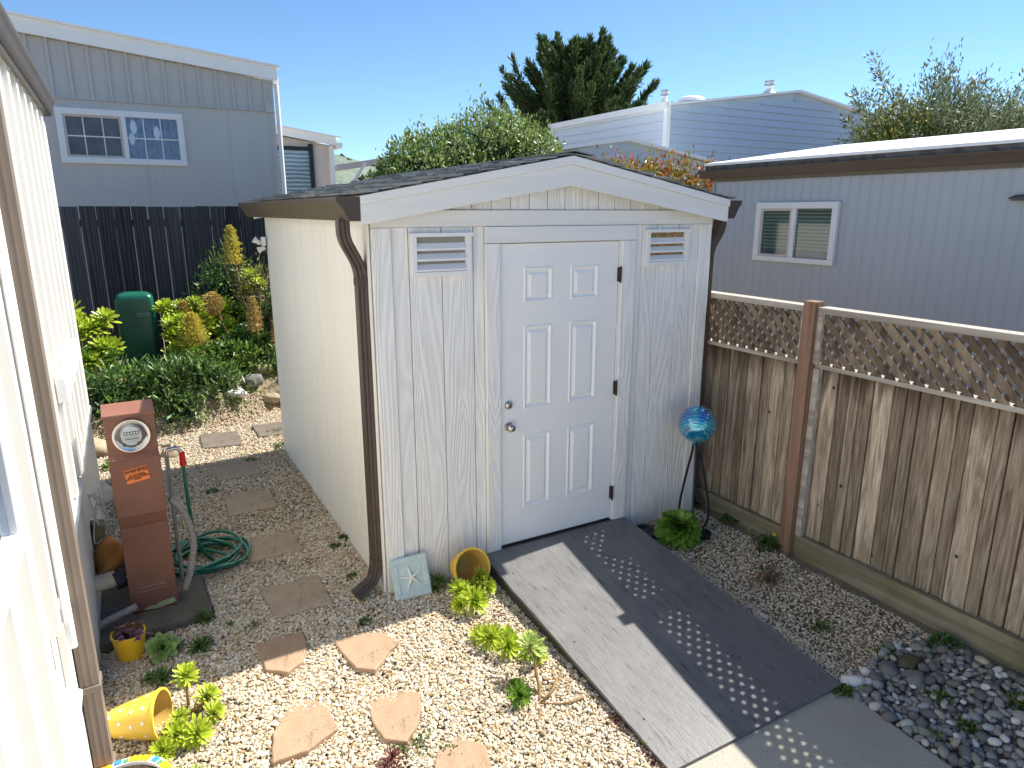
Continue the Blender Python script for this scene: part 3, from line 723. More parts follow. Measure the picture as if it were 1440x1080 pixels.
# eave: soffit, fascia, gutter
q = BH(); q.box(XH-.011, HY0, 3.0005, XH+.030, HY1+.03, 3.055); q.build('soffit', M['trim'], hs)
q = BH(); pr = [(XH+.031+a, 2.985+b_) for a, b_ in ((0,.11),(0,.0),(.03,.0),(.042,.012),(.052,.05),(.062,.08),(.07,.092),(.07,.11),(.063,.11),(.063,.098),(.042,.05),(.03,.012),(.006,.012),(.006,.11))]
q.prism(pr, HY0, HY1+.03); gl = q.build('gutter', M['taupe_gutter'], hs, smooth=40)
q = BH(); q.prism([(XH+.031+a, 2.985+b_) for a, b_ in ((0,.11),(0,0),(.03,0),(.042,.012),(.052,.05),(.062,.08),(.07,.092),(.07,.11))], HY1+.0305, HY1+.034); q.build('end_cap', M['taupe_gutter'], gl)
q = BH(); q.prism([(XH-3.6, 3.4), (XH+.05, 3.10), (XH+.05, 3.13), (XH-3.6, 3.43)], HY0, HY1+.03); q.build('roof', M['white_roof'], hs)
# downspout with rib profile
ds = BH(); ds.sweep([(XH+.056, -.80, 2.985), (XH+.056, -.80, -.16)], ribprof(.033, .043), upv=(0,1,0)); dso = ds.build('downspout', M['taupe'], hs, smooth=30)
for z_ in (.45, .05):
    q = BH(); q.box(XH+.0225, -.851, z_, XH+.095, -.749, z_+.03); q.build('strap', M['taupe'], dso, bevel=.003)
# pale pipe left of it
q = BH(); q.tube([(XH+.05, -1.06, 2.98), (XH+.05, -1.06, .80)], .016, 14); q.build('vent_pipe', M['trim'], hs, smooth=60)
# windows: far one (trim shelf) and the near frame corner
def window_side(y0_, y1_, z0_, z1_):
    f = BH(); X0, X1 = XH+.0265, XH+.055
    f.box(X0, y0_, z1_-.06, X1, y1_, z1_); f.box(X0, y0_, z0_, X1, y1_, z0_+.06); f.box(X0, y0_, z0_+.06, X1, y0_+.06, z1_-.06); f.box(X0, y1_-.06, z0_+.06, X1, y1_, z1_-.06)
    f.box(X0, (y0_+y1_)/2-.02, z0_+.06, X1-.008, (y0_+y1_)/2+.02, z1_-.06)
    wo = f.build('window', M['trim'], hs, bevel=.004)
    g_ = BH(); g_.box(X0-.002, y0_+.061, z0_+.061, X0+.008, y1_-.061, z1_-.061); g_.build('pane', M['glass_dark'], wo)
window_side(-3.1, -1.62, 1.46, 2.35)
q = BH(); q.box(XH+.0265, .10, 1.44, XH+.07, 1.35, 1.56); q.build('shelf_trim', M['trim'], hs, bevel=.004)
q = BH(); q.box(XH+.0265, .60, .905, XH+.04, .66, 1.4395); q.build('panel_edge', M['trim'], hs)

# ------------------------------------------------------------------ dark board fence behind
df = thing('dark_board_fence', 'dark weathered board fence between the garden and the grey house', 'fence', (0, 6.3, .4))
q = B(); x = -2.9; tops = []
while x < 1.9:
    w_ = .187+random.uniform(-.012,.012); dy = random.uniform(-.004,.004); z1_ = 2.0+random.uniform(-.006,.006); hgap = random.uniform(.003,.011)
    sk = random.uniform(-.004, .004)
    q.add([(x,dy,-.1),(x+w_-hgap,dy,-.1),(x+w_-hgap+sk,dy,z1_),(x+sk,dy,z1_),(x,dy+.02,-.1),(x+w_-hgap,dy+.02,-.1),(x+w_-hgap+sk,dy+.02,z1_),(x+sk,dy+.02,z1_)], [(0,1,2,3),(4,7,6,5),(0,4,5,1),(1,5,6,2),(2,6,7,3),(3,7,4,0)])
    x += w_
q.build('board_panel', M['dark_fence'], df)
for z_ in (.35, 1.75):
    q = B(); q.box(-2.9, .026, z_, 1.9, .066, z_+.09); q.build('rail', M['dark_fence'], df)
for x in (-2.1, .35):
    q = B(); q.box(x, .067, -.2, x+.09, .155, 1.95); q.build('post', M['dark_fence'], df)

# ------------------------------------------------------------------ grey house beyond it
def house(name, label, loc): return thing(name, label, 'house', loc)
g1 = house('grey_house', 'grey ribbed-siding house with white rake and wide two-pane window behind the dark fence', (-.3, 8.2, 0))
def off(bld, o): bld.v = [(x-o[0], y-o[1], z-o[2]) for x, y, z in bld.v]; return bld
O1 = (-.3, 8.2, 0)
def r1(x): return 4.86+(4.545-4.86)*(x+1.9)/3.15     # rake top
def low1(x): return r1(x)-.225
q = B(); q.prism([(-5.5,-.1),(1.19,-.1),(1.19,low1(1.19)-.003),(-5.5,low1(-5.5)-.003)], 8.215, 15); off(q,O1).build('wall', M['grey_house'], g1)
zt = lambda x: 3.862+.03*(x+1.7)
# lower siding: wide boards with fine V grooves; upper: standing ribs
q = B(); x = -5.5; 
while x < 1.065:
    q.prism([(x,8.2148),(x,8.206),(x+.03,8.2045),(x+.06,8.2025),(x+.09,8.2045),(x+.1195,8.206),(x+.1195,8.2148)], .3, 3.86, 'xy'); x += .1195 if int((x+5.5)/.1195)%10 != 9 else .1225
off(q,O1).build('lower_siding', M['grey_house'], g1)
q = B(); x = -5.5
while x < 1.17:
    c = min(x+.235, 1.188); n_ = min(x+.195, 1.188)
    q.prism([(x,3.875),(n_,3.875),(n_,low1(n_)),(x,low1(x))], 8.200, 8.2148)
    if x+.2 < 1.18: q.prism([(x+.1955,3.875),(min(x+.2345,1.188),3.875),(min(x+.2345,1.188),low1(x+.234)),(x+.1955,low1(x+.1955))], 8.178, 8.2148)
    x += .235
off(q,O1).build('upper_siding', M['grey_upper'], g1)
q = B(); q.box(-5.5, 8.170, 3.8605, 1.19, 8.2148, 3.8745); off(q,O1).build('flashing', M['grey_upper'], g1)
q = B(); q.prism([(-5.5,low1(-5.5)),(1.25,low1(1.25)),(1.25,r1(1.25)-.03),(-5.5,r1(-5.5)-.03)], 8.10, 8.1695); off(q,O1).build('rake_fascia', M['white_roof'], g1)
q = B(); q.prism([(-5.5,r1(-5.5)-.029),(1.30,r1(1.30)-.029),(1.30,r1(1.30)),(-5.5,r1(-5.5))], 8.06, 15); off(q,O1).build('roof', M['white_roof'], g1)
q = B(); q.box(1.1905, 8.1705, 4.28, 1.29, 15, 4.38); off(q,O1).build('gutter', M['white_roof'], g1)
q = B(); q.tube([(1.235, 8.16, 4.28), (1.235, 8.16, 1.9)], .035, 8); off(q,O1).build('downspout', M['trim'], g1, smooth=50)
def gwindow(par, O, x0_, x1_, z0_, z1_, yf, left, right, grid=True, skew=0):
    f = B(); t_ = .085
    f.box(x0_, yf-.05, z1_-t_, x1_, yf, z1_); f.box(x0_, yf-.05, z0_, x1_, yf, z0_+t_); f.box(x0_, yf-.05, z0_+t_, x0_+t_, yf, z1_-t_); f.box(x1_-t_, yf-.05, z0_+t_, x1_, yf, z1_-t_)
    xm = (x0_+x1_)/2+.02; f.box(xm-.03, yf-.045, z0_+t_, xm+.03, yf, z1_-t_)
    wo = off(f,O).build('window', M['trim'], par, bevel=.006)
    for a, c, mt_ in ((x0_+t_, xm-.03, left), (xm+.03, x1_-t_, right)):
        p_ = B(); p_.box(a+.001, yf-.012, z0_+t_+.001, c-.001, yf-.004, z1_-t_-.001); off(p_,O).build('pane', M[mt_], wo)
        if grid:
            m_ = B(); zc = (z0_+z1_)/2
            m_.box(a+.001, yf-.020, zc-.008, c-.001, yf-.0125, zc+.008)
            for k in (1, 2): xx = a+(c-a)*k/3; m_.box(xx-.007, yf-.0205, z0_+t_+.001, xx+.007, yf-.0128, z1_-t_-.001)
            off(m_,O).build('glazing_bar', M['trim'], wo)
    s_ = B(); a, c = x0_+t_, xm-.03
    for bx in ((a+.001,z0_+t_+.001,a+.03,z1_-t_-.001),(c-.03,z0_+t_+.001,c-.001,z1_-t_-.001),(a+.0305,z0_+t_+.001,c-.0305,z0_+t_+.03),(a+.0305,z1_-t_-.03,c-.0305,z1_-t_-.001)): s_.box(bx[0], yf-.034, bx[1], bx[2], yf-.021, bx[3])
    off(s_,O).build('sash', M['beige'], wo)
    return wo
gwindow(g1, O1, -1.78, -.165, 3.005, 3.745, 8.202, 'glass_screen', 'glass_curtain')

# porch wing right of it
O2 = (2.2, 11, 0); g2 = house('porch_wing', 'low beige porch wing with sloping white fascia and screened glass door', O2)
def r2(x): return 3.975-.165*(x-1.7)/1.2
q = B(); q.prism([(-1,0),(2.86,0),(2.86,r2(2.86)-.17),(-1,r2(-1)-.17)], 11.02, 14); off(q,O2).build('wall', M['beige'], g2)
q = B(); q.prism([(-1,r2(-1)-.165),(2.90,r2(2.9)-.165),(2.90,r2(2.9)-.012),(-1,r2(-1)-.012)], 10.88, 10.93); off(q,O2).build('fascia', M['white_roof'], g2)
q = B(); q.prism([(-1,r2(-1)-.011),(3.0,r2(3.0)-.011),(3.0,r2(3.0)+.012),(-1,r2(-1)+.012)], 10.83, 14); off(q,O2).build('roof', M['white_roof'], g2)
q = B(); q.box(2.905, 10.85, 3.60, 3.02, 14, 3.70); off(q,O2).build('gutter', M['white_roof'], g2)
q = B(); q.box(2.78, 10.95, 0, 2.86, 11.019, 3.64); off(q,O2).build('corner_trim', M['trim'], g2)
f = B(); f.box(2.36, 10.96, 2.0, 2.44, 11.0195, 3.66); f.box(1.0, 10.96, 3.53, 2.3595, 11.0195, 3.60); fr_ = off(f,O2).build('door_frame', M['black'], g2)
q = B(); q.box(1.0, 11.0, 2.0, 2.358, 11.0195, 3.528); off(q,O2).build('pane', M['glass_ripple'], fr_)

# ------------------------------------------------------------------ blue-grey house on the right
O3 = (4.8, 2.2, 0); g3 = house('blue_grey_house', 'blue grey house with brown gutter and white roof beyond the lattice fence', O3)
q = B(); q.box(4.812, -7.9, -.1, 9.5, 2.19, 2.70); off(q,O3).build('wall', M['blue_house'], g3)
q = B(); y = -7.9
while y < 2.18:
    q.prism([(4.8115,y),(4.806,y),(4.805,y+.02),(4.801,y+.045),(4.7985,y+.07),(4.801,y+.09),(4.806,y+.105),(4.8115,y+.105)], .0, 2.66, 'xy'); y += .105
off(q,O3).build('ribbed_siding', M['blue_house'], g3)
q = B(); q.box(4.785, 2.1905, 0, 4.85, 2.215, 2.66); off(q,O3).build('corner_trim', M['blue_house'], g3)
q = B(); q.box(4.76, -8, 2.665, 4.7955, 2.24, 2.735); off(q,O3).build('fascia', M['olive_fascia'], g3)
q = B(); q.prism([(4.7595-a, 2.70+b_) for a, b_ in ((0,.085),(0,0),(.06,0),(.075,.02),(.085,.05),(.11,.07),(.115,.085))], -8, 2.33); off(q,O3).build('gutter', M['gutter'], g3, smooth=40)
q = B(); q.box(4.70, -8, 2.788, 4.86, 2.26, 2.835); off(q,O3).build('roof_edge', M['roof_edge'], g3)
q = B(); q.prism([(4.68, 2.836), (7.0, 3.14), (9.6, 2.84), (9.6, 2.86), (7.0, 3.166), (4.68, 2.862)], -8, 2.26); off(q,O3).build('roof', M['white_roof'], g3)
def xwindow(par, O, X, y0_, y1_, z0_, z1_):
    f = B(); t_ = .065
    f.box(X-.045, y0_, z1_-t_, X, y1_, z1_); f.box(X-.045, y0_, z0_, X, y1_, z0_+t_*.8); f.box(X-.045, y0_, z0_+t_*.8, X, y0_+t_, z1_-t_); f.box(X-.045, y1_-t_, z0_+t_*.8, X, y1_, z1_-t_)
    ym = (y0_+y1_)/2+.01; f.box(X-.04, ym-.028, z0_+t_*.8, X, ym+.028, z1_-t_)
    wo = off(f,O).build('window', M['trim'], par, bevel=.005)
    for a, c in ((y0_+t_, ym-.028), (ym+.028, y1_-t_)):
        p_ = B(); p_.box(X-.012, a+.001, z0_+t_*.8+.001, X-.004, c-.001, z1_-t_-.001); off(p_,O).build('pane', M['glass_blind'], wo)
        p_ = B(); p_.box(X-.0145, a+.001, z0_+t_*.8+.001, X-.0125, c-.001, z0_+.125); off(p_,O).build('blind_gap', M['glass_dark'], wo)
    s_ = B(); a, c = ym+.028, y1_-t_; lo = z0_+t_*.8+.001; hi = z1_-t_-.001
    for bx in ((a+.001,lo,a+.025,hi),(c-.025,lo,c-.001,hi),(a+.0255,lo,c-.0255,lo+.022),(a+.0255,hi-.022,c-.0255,hi)): s_.box(X-.032, bx[0], bx[1], X-.0155, bx[2], bx[3])
    off(s_,O).build('sash', M['beige'], wo)
xwindow(g3, O3, 4.7955, .55, 1.53, 1.83, 2.432)
lf = B(); lf.box(4.72, -1.05, 2.42, 4.7955, -.93, 2.43); lf.prism([(4.7955,2.465),(4.70,2.438),(4.70,2.431),(4.7955,2.431)], -1.06, -.92); off(lf,O3).build('porch_light', M['roof_edge'], g3)

# ------------------------------------------------------------------ white lap-sided house in the middle distance
O4 = (10.27, 9.25, 0); g4 = house('white_lap_house', 'tall white lap-sided house with roof vent pipes rising past the shed roof', O4)
def r4(x): return 4.77+(5.39-4.77)*(x-10.27)/4.4 if x < 14.67 else 5.39-(x-14.67)*.125
X1_ = 19.0
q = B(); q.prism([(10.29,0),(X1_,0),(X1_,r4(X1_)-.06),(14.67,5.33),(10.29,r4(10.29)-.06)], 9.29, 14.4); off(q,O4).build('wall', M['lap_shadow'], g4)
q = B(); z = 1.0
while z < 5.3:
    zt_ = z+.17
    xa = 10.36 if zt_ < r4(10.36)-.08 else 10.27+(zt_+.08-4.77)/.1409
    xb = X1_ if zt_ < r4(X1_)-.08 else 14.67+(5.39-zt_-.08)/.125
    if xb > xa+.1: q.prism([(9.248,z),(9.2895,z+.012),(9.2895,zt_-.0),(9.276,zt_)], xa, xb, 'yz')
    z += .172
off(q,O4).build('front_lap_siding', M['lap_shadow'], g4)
q = B(); z = 1.0
while z < 4.62: q.prism([(10.252,z),(10.2895,z+.012),(10.2895,z+.196),(10.277,z+.196)], 9.36, 14.1, 'xz'); z += .2
off(q,O4).build('side_lap_siding', M['lap'], g4)
for bx in ((10.24,9.24,10.355,9.2895),(10.24,9.2905,10.2885,9.355),(10.24,14.12,10.2885,14.2)):
    q = B(); q.box(bx[0],bx[1],0,bx[2],bx[3],4.72); off(q,O4).build('corner_trim', M['white_roof'], g4)
q = B(); q.box(10.16, 9.2, 4.66, 10.2895, 14.3, 4.80); off(q,O4).build('eave_fascia', M['white_roof'], g4)
q = B(); q.prism([(10.29,r4(10.29)-.055),(14.67,5.335),(X1_,r4(X1_)-.055),(X1_,r4(X1_)),(14.67,5.39),(10.29,r4(10.29))], 9.16, 14.4); off(q,O4).build('roof', M['white_roof'], g4)
q = B(); q.box(10.2, 13.0, 3.85, 10.2605, 13.0+.9, 4.15); off(q,O4).build('window', M['trim'], g4)
def vent(x, y, z, h_, s_, lab):
    v = thing('roof_vent_pipe', lab, 'vent pipe', (x, y, z), 0, 'vent pipes on the lap-sided house roof')
    B().lathe([(s_*1.5,0),(s_*.6,.12),(s_*.6,h_*.6)], 14).build('flashing_collar', M['white_roof'], v, smooth=40)
    c_ = B(); c_.lathe([(s_*.6,h_*.55),(s_*.95,h_*.58),(s_*.95,h_*.98),(0,h_)], 8); c_.build('cap', M['steel'], v)
    B().lathe([(s_*1.0,h_*.72),(s_*1.02,h_*.74),(s_*1.02,h_*.86),(s_*1.0,h_*.88)], 8).build('band', M['dial'], v)
vent(10.55, 9.7, 4.80, .34, .10, 'short white roof vent pipe standing at the near corner of the lap-sided roof')
vent(14.1, 9.7, 5.32, .32, .13, 'square metal roof vent standing close beside the lap-sided gable peak')
q = B(); q.lathe([(.34,0),(.33,.05),(.28,.09),(.2,.12),(0,.13)], 20)
tag(q.build('roof_skylight', M['white_roof'], loc=(11.6, 9.9, 4.97), smooth=60), 'white domed roof skylight on the lap-sided house between its two vent pipes', 'skylight')

# small gable in front of it
O5 = (7.3, 7, 0); g5 = house('small_gabled_shed', 'small pale gabled outbuilding with thin white rake in front of the lap-sided house', O5)
pk = (7.3, 3.67)
q = B(); q.prism([(5.6,0),(10.0,0),(10.0,3.20),(pk[0],pk[1]-.05),(5.6,3.34)], 7.02, 10); off(q,O5).build('wall', M['lap_shadow'], g5)
q = B(); z = 2.0
while z < 3.45:
    xa = max(5.62, pk[0]-(3.52-z-.14)/.17); xb = min(9.98, pk[0]+(3.52-z-.14)/.15); q.prism([(7.0,z),(7.0195,z),(7.0195,z+.138),(7.01,z+.138)], xa, xb, 'yz'); z += .14
off(q,O5).build('lap_siding', M['lap_shadow'], g5)
q = B(); q.prism([(5.5,3.345),(pk[0],pk[1]-.055),(10.1,3.215),(10.1,3.26),(pk[0],pk[1]),(5.5,3.39)], 6.9, 10); off(q,O5).build('roof', M['white_roof'], g5)

# low building with carport struts seen between porch wing and hedge
O6 = (6.5, 19, 0); g6 = house('carport', 'distant grey carport roof held up by slanting white struts', O6)
q = B(); q.prism([(4.9,3.55),(8.4,4.15),(8.4,4.32),(4.9,3.72)], 18, 21); off(q,O6).build('roof', M['beige'], g6)
for x in (5.2, 6.2, 7.2):
    q = B(); q.tube([(x-.25, 18, 2.6), (x+.55, 18, 3.75)], .05, 6); off(q,O6).build('strut', M['trim'], g6)
    q = B(); q.tube([(x-.25, 18, 0), (x-.25, 18, 3.2)], .05, 6); off(q,O6).build('post', M['trim'], g6)
q = B(); q.box(4.5, 18.05, 0, 9, 18.1, 2.95); off(q,O6).build('back_wall', M['beige'], g6)
q = B(); q.box(-.9, -.1, 0, .9, .1, .05); 

# ------------------------------------------------------------------ wooden fence on the right with lattice top
XF = 2.72
rf = thing('lattice_fence', 'weathered brown board fence with lattice top and reddish post beside the ramp', 'fence', (XF, -.84, 0))
OF = (XF, -.84, 0)
def bay(y0_, y1_, ext):
    # boards
    q = B(); y = y0_
    while y < y1_-.03:
        w_ = min(random.choice((.075,.085,.095,.11,.125)), y1_-y); dx = random.uniform(0,.016); tl = random.uniform(-.004,.003)
        x0_, x1_ = XF+.012+dx, XF+.030+dx
        q.add([(x0_,y+.002,.12),(x0_+tl,y+w_-.005,.12),(x0_+tl,y+w_-.005,1.335),(x0_,y+.002,1.335),(x1_,y+.002,.12),(x1_,y+w_-.003,.12),(x1_,y+w_-.003,1.335),(x1_,y+.002,1.335)], [(0,3,2,1),(4,5,6,7),(0,1,5,4),(1,2,6,5),(2,3,7,6),(3,0,4,7)]); y += w_
    off(q,OF).build('board_panel', M['fence_board'], rf, bevel=.004)
    q = B(); y = y0_
    while y < y1_-.03:
        w_ = min(random.uniform(.13,.16), y1_-y); q.box(XF+.050, y+.001, .12, XF+.066, y+w_-.001, 1.335); y += w_
    off(q,OF).build('backing_boards', M['fence_board'], rf)
    q = B(); q.box(XF-.030, y0_, -.045, XF+.008, y1_, .135); off(q,OF).build('kickboard', M['kick'], rf, bevel=.003)
    q = B(); q.box(XF-.017, y0_, 1.3365, XF+.055, y1_, 1.366); off(q,OF).build('mid_rail', M['fence_rail'], rf, bevel=.003)
    q = B(); q.box(XF-.040, y0_, 1.700, XF+.058, y1_, 1.740); off(q,OF).build('top_rail', M['fence_rail'], rf, bevel=.003)
    # lattice: two layers of diagonal slats clipped to the opening
    lz0, lz1 = 1.3665, 1.6995; hh = lz1-lz0; q = B(); pit = .088; sw_ = .038*1.414
    for layer, sgn in ((0, 1), (1, -1)):
        k = math.floor((y0_-hh)/pit)-1
        while k*pit < y1_+hh:
            yc = k*pit+(.03 if layer else 0)
            # a slat is the band y = yc + sgn*(z-lz0), clipped in y
            pts = [(yc-sw_/2, lz0), (yc+sw_/2, lz0), (yc+sw_/2+sgn*hh, lz1), (yc-sw_/2+sgn*hh, lz1)]
            def clip(P_, lim, keep):
                out = []
                for i in range(len(P_)):
                    a, c = P_[i], P_[(i+1)%len(P_)]; ia = (a[0]-lim)*keep >= 0; ic = (c[0]-lim)*keep >= 0
                    if ia: out.append(a)
                    if ia != ic: t_ = (lim-a[0])/(c[0]-a[0]); out.append((lim, a[1]+t_*(c[1]-a[1])))
                return out
            P_ = clip(pts, y0_, 1)
            if len(P_) > 2: P_ = clip(P_, y1_, -1)
            if len(P_) > 2:
                xx = XF-.013+layer*.0125+random.uniform(0,.0008); q.prism(P_, xx, xx+.0115, 'yz')
            k += 1
    off(q,OF).build('lattice_panel', M['lattice'], rf)
    for ya in (y0_, y1_-.036):
        q = B(); q.box(XF-.036, ya, lz0, XF-.0135, ya+.036, lz1); off(q,OF).build('lattice_stop', M['fence_rail'], rf)
bay(-.795, 1.45, 0); bay(-3.4, -.885, 0); bay(1.55, 4.0, 0)
for y in (-.84, 1.50, -3.45):
    q = B(); q.box(XF-.075, y-.044, -.15, XF+.014, y+.044, 1.775 if y == -.84 else 1.74); off(q,OF).build('post', M['post_red'], rf, bevel=.004)
q = B(); q.box(XF-.028, -.93, -.05, XF+.0115, -.8865, 1.336); off(q,OF).build('cleat', M['fence_rail'], rf)
q = B(); q.prism([(XF-.031,-.30),(XF-.031,-.048),(XF-.10,-.048),(XF-.135,-.07),(XF-.16,-.30)], -4.2, -.99, 'xz'); tag(q.build('kerb', M['kerb']), kind='structure')

# ------------------------------------------------------------------ gravel
def chips(n, xr, yr, keep, size, sub_seed):
    q = np.random.default_rng(sub_seed)
    x = q.uniform(*xr, n); y = q.uniform(*yr, n); k = keep(x, y); return x[k], y[k]
_bm = bmesh.new(); bmesh.ops.create_icosphere(_bm, subdivisions=1, radius=1)
ICO_V = np.array([v.co[:] for v in _bm.verts]); ICO_F = np.array([[v.index for v in f.verts] for f in _bm.faces]); _bm.free()
def rndrot(q, n):
    a = q.normal(size=(n, 4)); a /= np.linalg.norm(a, axis=1, keepdims=True); w_, x, y, z = a.T
    return np.stack([1-2*(y*y+z*z), 2*(x*y-z*w_), 2*(x*z+y*w_), 2*(x*y+z*w_), 1-2*(x*x+z*z), 2*(y*z-x*w_), 2*(x*z-y*w_), 2*(y*z+x*w_), 1-2*(x*x+y*y)], 1).reshape(n,3,3)
def stones(x, y, z, s_, seed, flat=.75):
    q = np.random.default_rng(seed); n = len(x)
    base = ICO_V[None]*(1+q.normal(0, .16, (n, 12, 1)))*(q.uniform(.65, 1.15, (n, 1, 3)))
    V_ = np.einsum('nij,nkj->nki', rndrot(q, n), base)*np.asarray(s_).reshape(-1,1,1); V_[:,:,2] *= flat
    V_ += np.stack([x, y, z], 1)[:,None]
    return V_.reshape(-1,3), (ICO_F[None]+np.arange(n)[:,None,None]*12).reshape(-1,3)
def inpoly(x, y, P_):
    r_ = np.zeros(len(x), bool); n = len(P_)
    for i in range(n):
        (x0_, y0_), (x1_, y1_) = P_[i], P_[(i+1)%n]
        c_ = ((y0_ > y) != (y1_ > y)) & (x < (x1_-x0_)*(y-y0_)/(y1_-y0_+1e-12)+x0_); r_ ^= c_
    return r_
PAD = [(-1.66,.15),(-.98,.24),(-1.0,.80),(-1.66,.90)]
def keepg(x, y):
    k = ~((x > -.01) & (x < W+.01) & (y > -.005) & (y < D+.01))
    k &= ~((x > .66) & (x < 1.86) & (y < 0) & (y > -1.9)); k &= ~((x > .60) & (x < 1.85) & (y < -1.86))
    k &= ~inpoly(x, y, PAD)
    yb = 4.35+.22*np.clip(x, -2, 1.5)+.12*np.sin(x*3.1); k &= y < yb+.28
    k &= ~((x > 1.85) & (y < -1.96+.14*(x-2.2)-.10*np.sin(x*5)))
    k &= x > -1.60-.03*y
    k &= x < XF-.12
    return k
# thin patches where soil shows through the chips
def thin(x, y):
    q = np.array([mnoise.noise(Vector((a*2.3, c_*2.3, 1.7)))+.5*mnoise.noise(Vector((a*7, c_*7, 4))) for a, c_ in zip(x, y)])
    return q
x1, y1 = chips(230000, (-1.8, 2.72), (-2.9, 4.7), keepg, 0, 11)
x2, y2 = chips(130000, (-1.8, 2.0), (-2.4, 1.3), keepg, 0, 12)
x = np.concatenate([x1, x2]); y = np.concatenate([y1, y2]); q = np.random.default_rng(3)
t_ = thin(x, y); shade_side = (x > 1.85); lim = np.where(shade_side, .50, .62)
kk = q.uniform(0, 1, len(x)) > np.clip((t_-lim+.15)*2.2, 0, .75); x, y = x[kk], y[kk]
s_ = q.lognormal(-4.88, .26, len(x)); s_[x > 1.85] *= .92
z = H(x, y)+q.uniform(-.006, .010, len(x))
Vg, Fg = stones(x, y, z, s_, 5)
gr = npmesh('gravel', Vg, Fg, M['gravel'])
tag(gr, 'cream and white crushed stone gravel covering the garden floor', 'gravel', kind='stuff')

# ------------------------------------------------------------------ stepping stones
def slab(name, lab, poly, mat, grp, th=.035, zoff=.016, cat_='paving stone'):
    cx = sum(p_[0] for p_ in poly)/len(poly); cy = sum(p_[1] for p_ in poly)/len(poly); z0 = Hf(cx, cy)+zoff
    pts = []
    n = len(poly)
    for i in range(n):                       # wobbly outline
        a, c_ = poly[i], poly[(i+1)%n]; m_ = 7
        for k in range(m_):
            t_ = k/m_; px, py = a[0]+(c_[0]-a[0])*t_, a[1]+(c_[1]-a[1])*t_
            wob = .0065*mnoise.noise(Vector((px*14, py*14, 2))); pts.append((px+wob-cx, py+.008*mnoise.noise(Vector((px*14, py*14, 9)))-cy))
    bm = bmesh.new(); vs = [bm.verts.new((a, b_, 0)) for a, b_ in pts]; f = bm.faces.new(vs)
    if f.normal.z < 0: f.normal_flip()
    r_ = bmesh.ops.extrude_face_region(bm, geom=[f]); 
    for v_ in [e for e in r_['geom'] if isinstance(e, bmesh.types.BMVert)]: v_.co.z += th
    bm.normal_update(); bmesh.ops.recalc_face_normals(bm, faces=bm.faces)
    me = bpy.data.meshes.new(name); bm.to_mesh(me); bm.free(); me.materials.append(M[mat])
    o = bpy.data.objects.new(name, me); COL.objects.link(o)
    o.location = (cx, cy, z0-th+.006); o.rotation_euler = (random.uniform(-.015,.015), random.uniform(-.015,.015), 0)
    bv = o.modifiers.new('bevel', 'BEVEL'); bv.width = .007; bv.segments = 2; bv.limit_method = 'ANGLE'; bv.angle_limit = R(50)
    return tag(o, lab, cat_, grp)
GP = 'rectangular pavers beside the shed'; GF = 'irregular peach flagstones'
slab('paver', 'brown rectangular paver nearest the bent end of the shed downspout', [(-.70,.414),(-.335,.401),(-.34,.03),(-.677,.036)], 'paver', GP)
slab('paver', 'brown rectangular paver right beside the coiled green hose', [(-.70,1.14),(-.35,1.187),(-.336,.821),(-.706,.81)], 'paver', GP)
slab('paver', 'cracked brown rectangular paver, middle one of the row beside the shed', [(-.703,2.096),(-.34,2.065),(-.352,1.67),(-.721,1.664)], 'paver', GP)
slab('paver', 'brown paver just in front of the strip of sunlight, level with the meter top', [(-.709,2.954),(-.338,2.944),(-.339,2.478),(-.707,2.491)], 'paver', GP)
slab('paver', 'paver with a painted shadow tone, below the leafy shrub, left one of the far pair', [(-.714,3.95),(-.341,3.90),(-.354,3.42),(-.729,3.48)], 'paver_shaded', GP)
slab('paver', 'paver with a painted shadow tone, at the back corner of the shed, right one of the far pair', [(-.17,4.02),(.20,4.02),(.13,3.55),(-.17,3.58)], 'paver_shaded', GP)
def gnd(pts):   # push flat-ground estimates onto the sloping ground
    out = []
    for x, y in pts:
        for _ in range(4):
            z = Hf(x, y)
            k = (CAMP.z-z)/CAMP.z; q = (CAMP.x+(pts[len(out)][0]-CAMP.x)*k, CAMP.y+(pts[len(out)][1]-CAMP.y)*k); x, y = q
        out.append((x, y))
    return out
slab('flagstone', 'peach flagstone with a blunt point, largest and closest to the starfish plaque', gnd([(-.436,-.35),(-.30,-.30),(-.17,-.40),(-.124,-.548),(-.20,-.60),(-.323,-.725),(-.40,-.66),(-.43,-.48)]), 'flag', GF)
slab('flagstone', 'flagstone half in the shed shadow at the end of the row of pavers', gnd([(-.833,-.164),(-.70,-.14),(-.569,-.161),(-.57,-.30),(-.628,-.455),(-.723,-.52),(-.82,-.43),(-.815,-.30)]), 'flag', GF)
slab('flagstone', 'flagstone with dark branching cracks, left of the lower pair', gnd([(-.726,-.701),(-.625,-.787),(-.60,-.95),(-.60,-1.03),(-.76,-1.10),(-.91,-1.10),(-.87,-.90)]), 'flag', GF)
slab('flagstone', 'squarish peach flagstone behind the little maroon succulent', gnd([(-.42,-.885),(-.30,-.90),(-.174,-.964),(-.22,-1.10),(-.28,-1.20),(-.36,-1.27),(-.44,-1.20),(-.45,-1.05)]), 'flag', GF)
slab('flagstone', 'mauve flagstone cut off by the bottom edge of the photo', gnd([(-.25,-1.37),(-.13,-1.33),(-.05,-1.45),(-.1,-1.62),(-.3,-1.65),(-.33,-1.5)]), 'flag', GF)

pad = slab('concrete_pad', 'rough grey concrete pad under the brown meter pedestal', [(-1.64,.17),(-.995,.25),(-1.01,.80),(-1.62,.88)], 'pad', None, .09, .045, 'concrete pad')

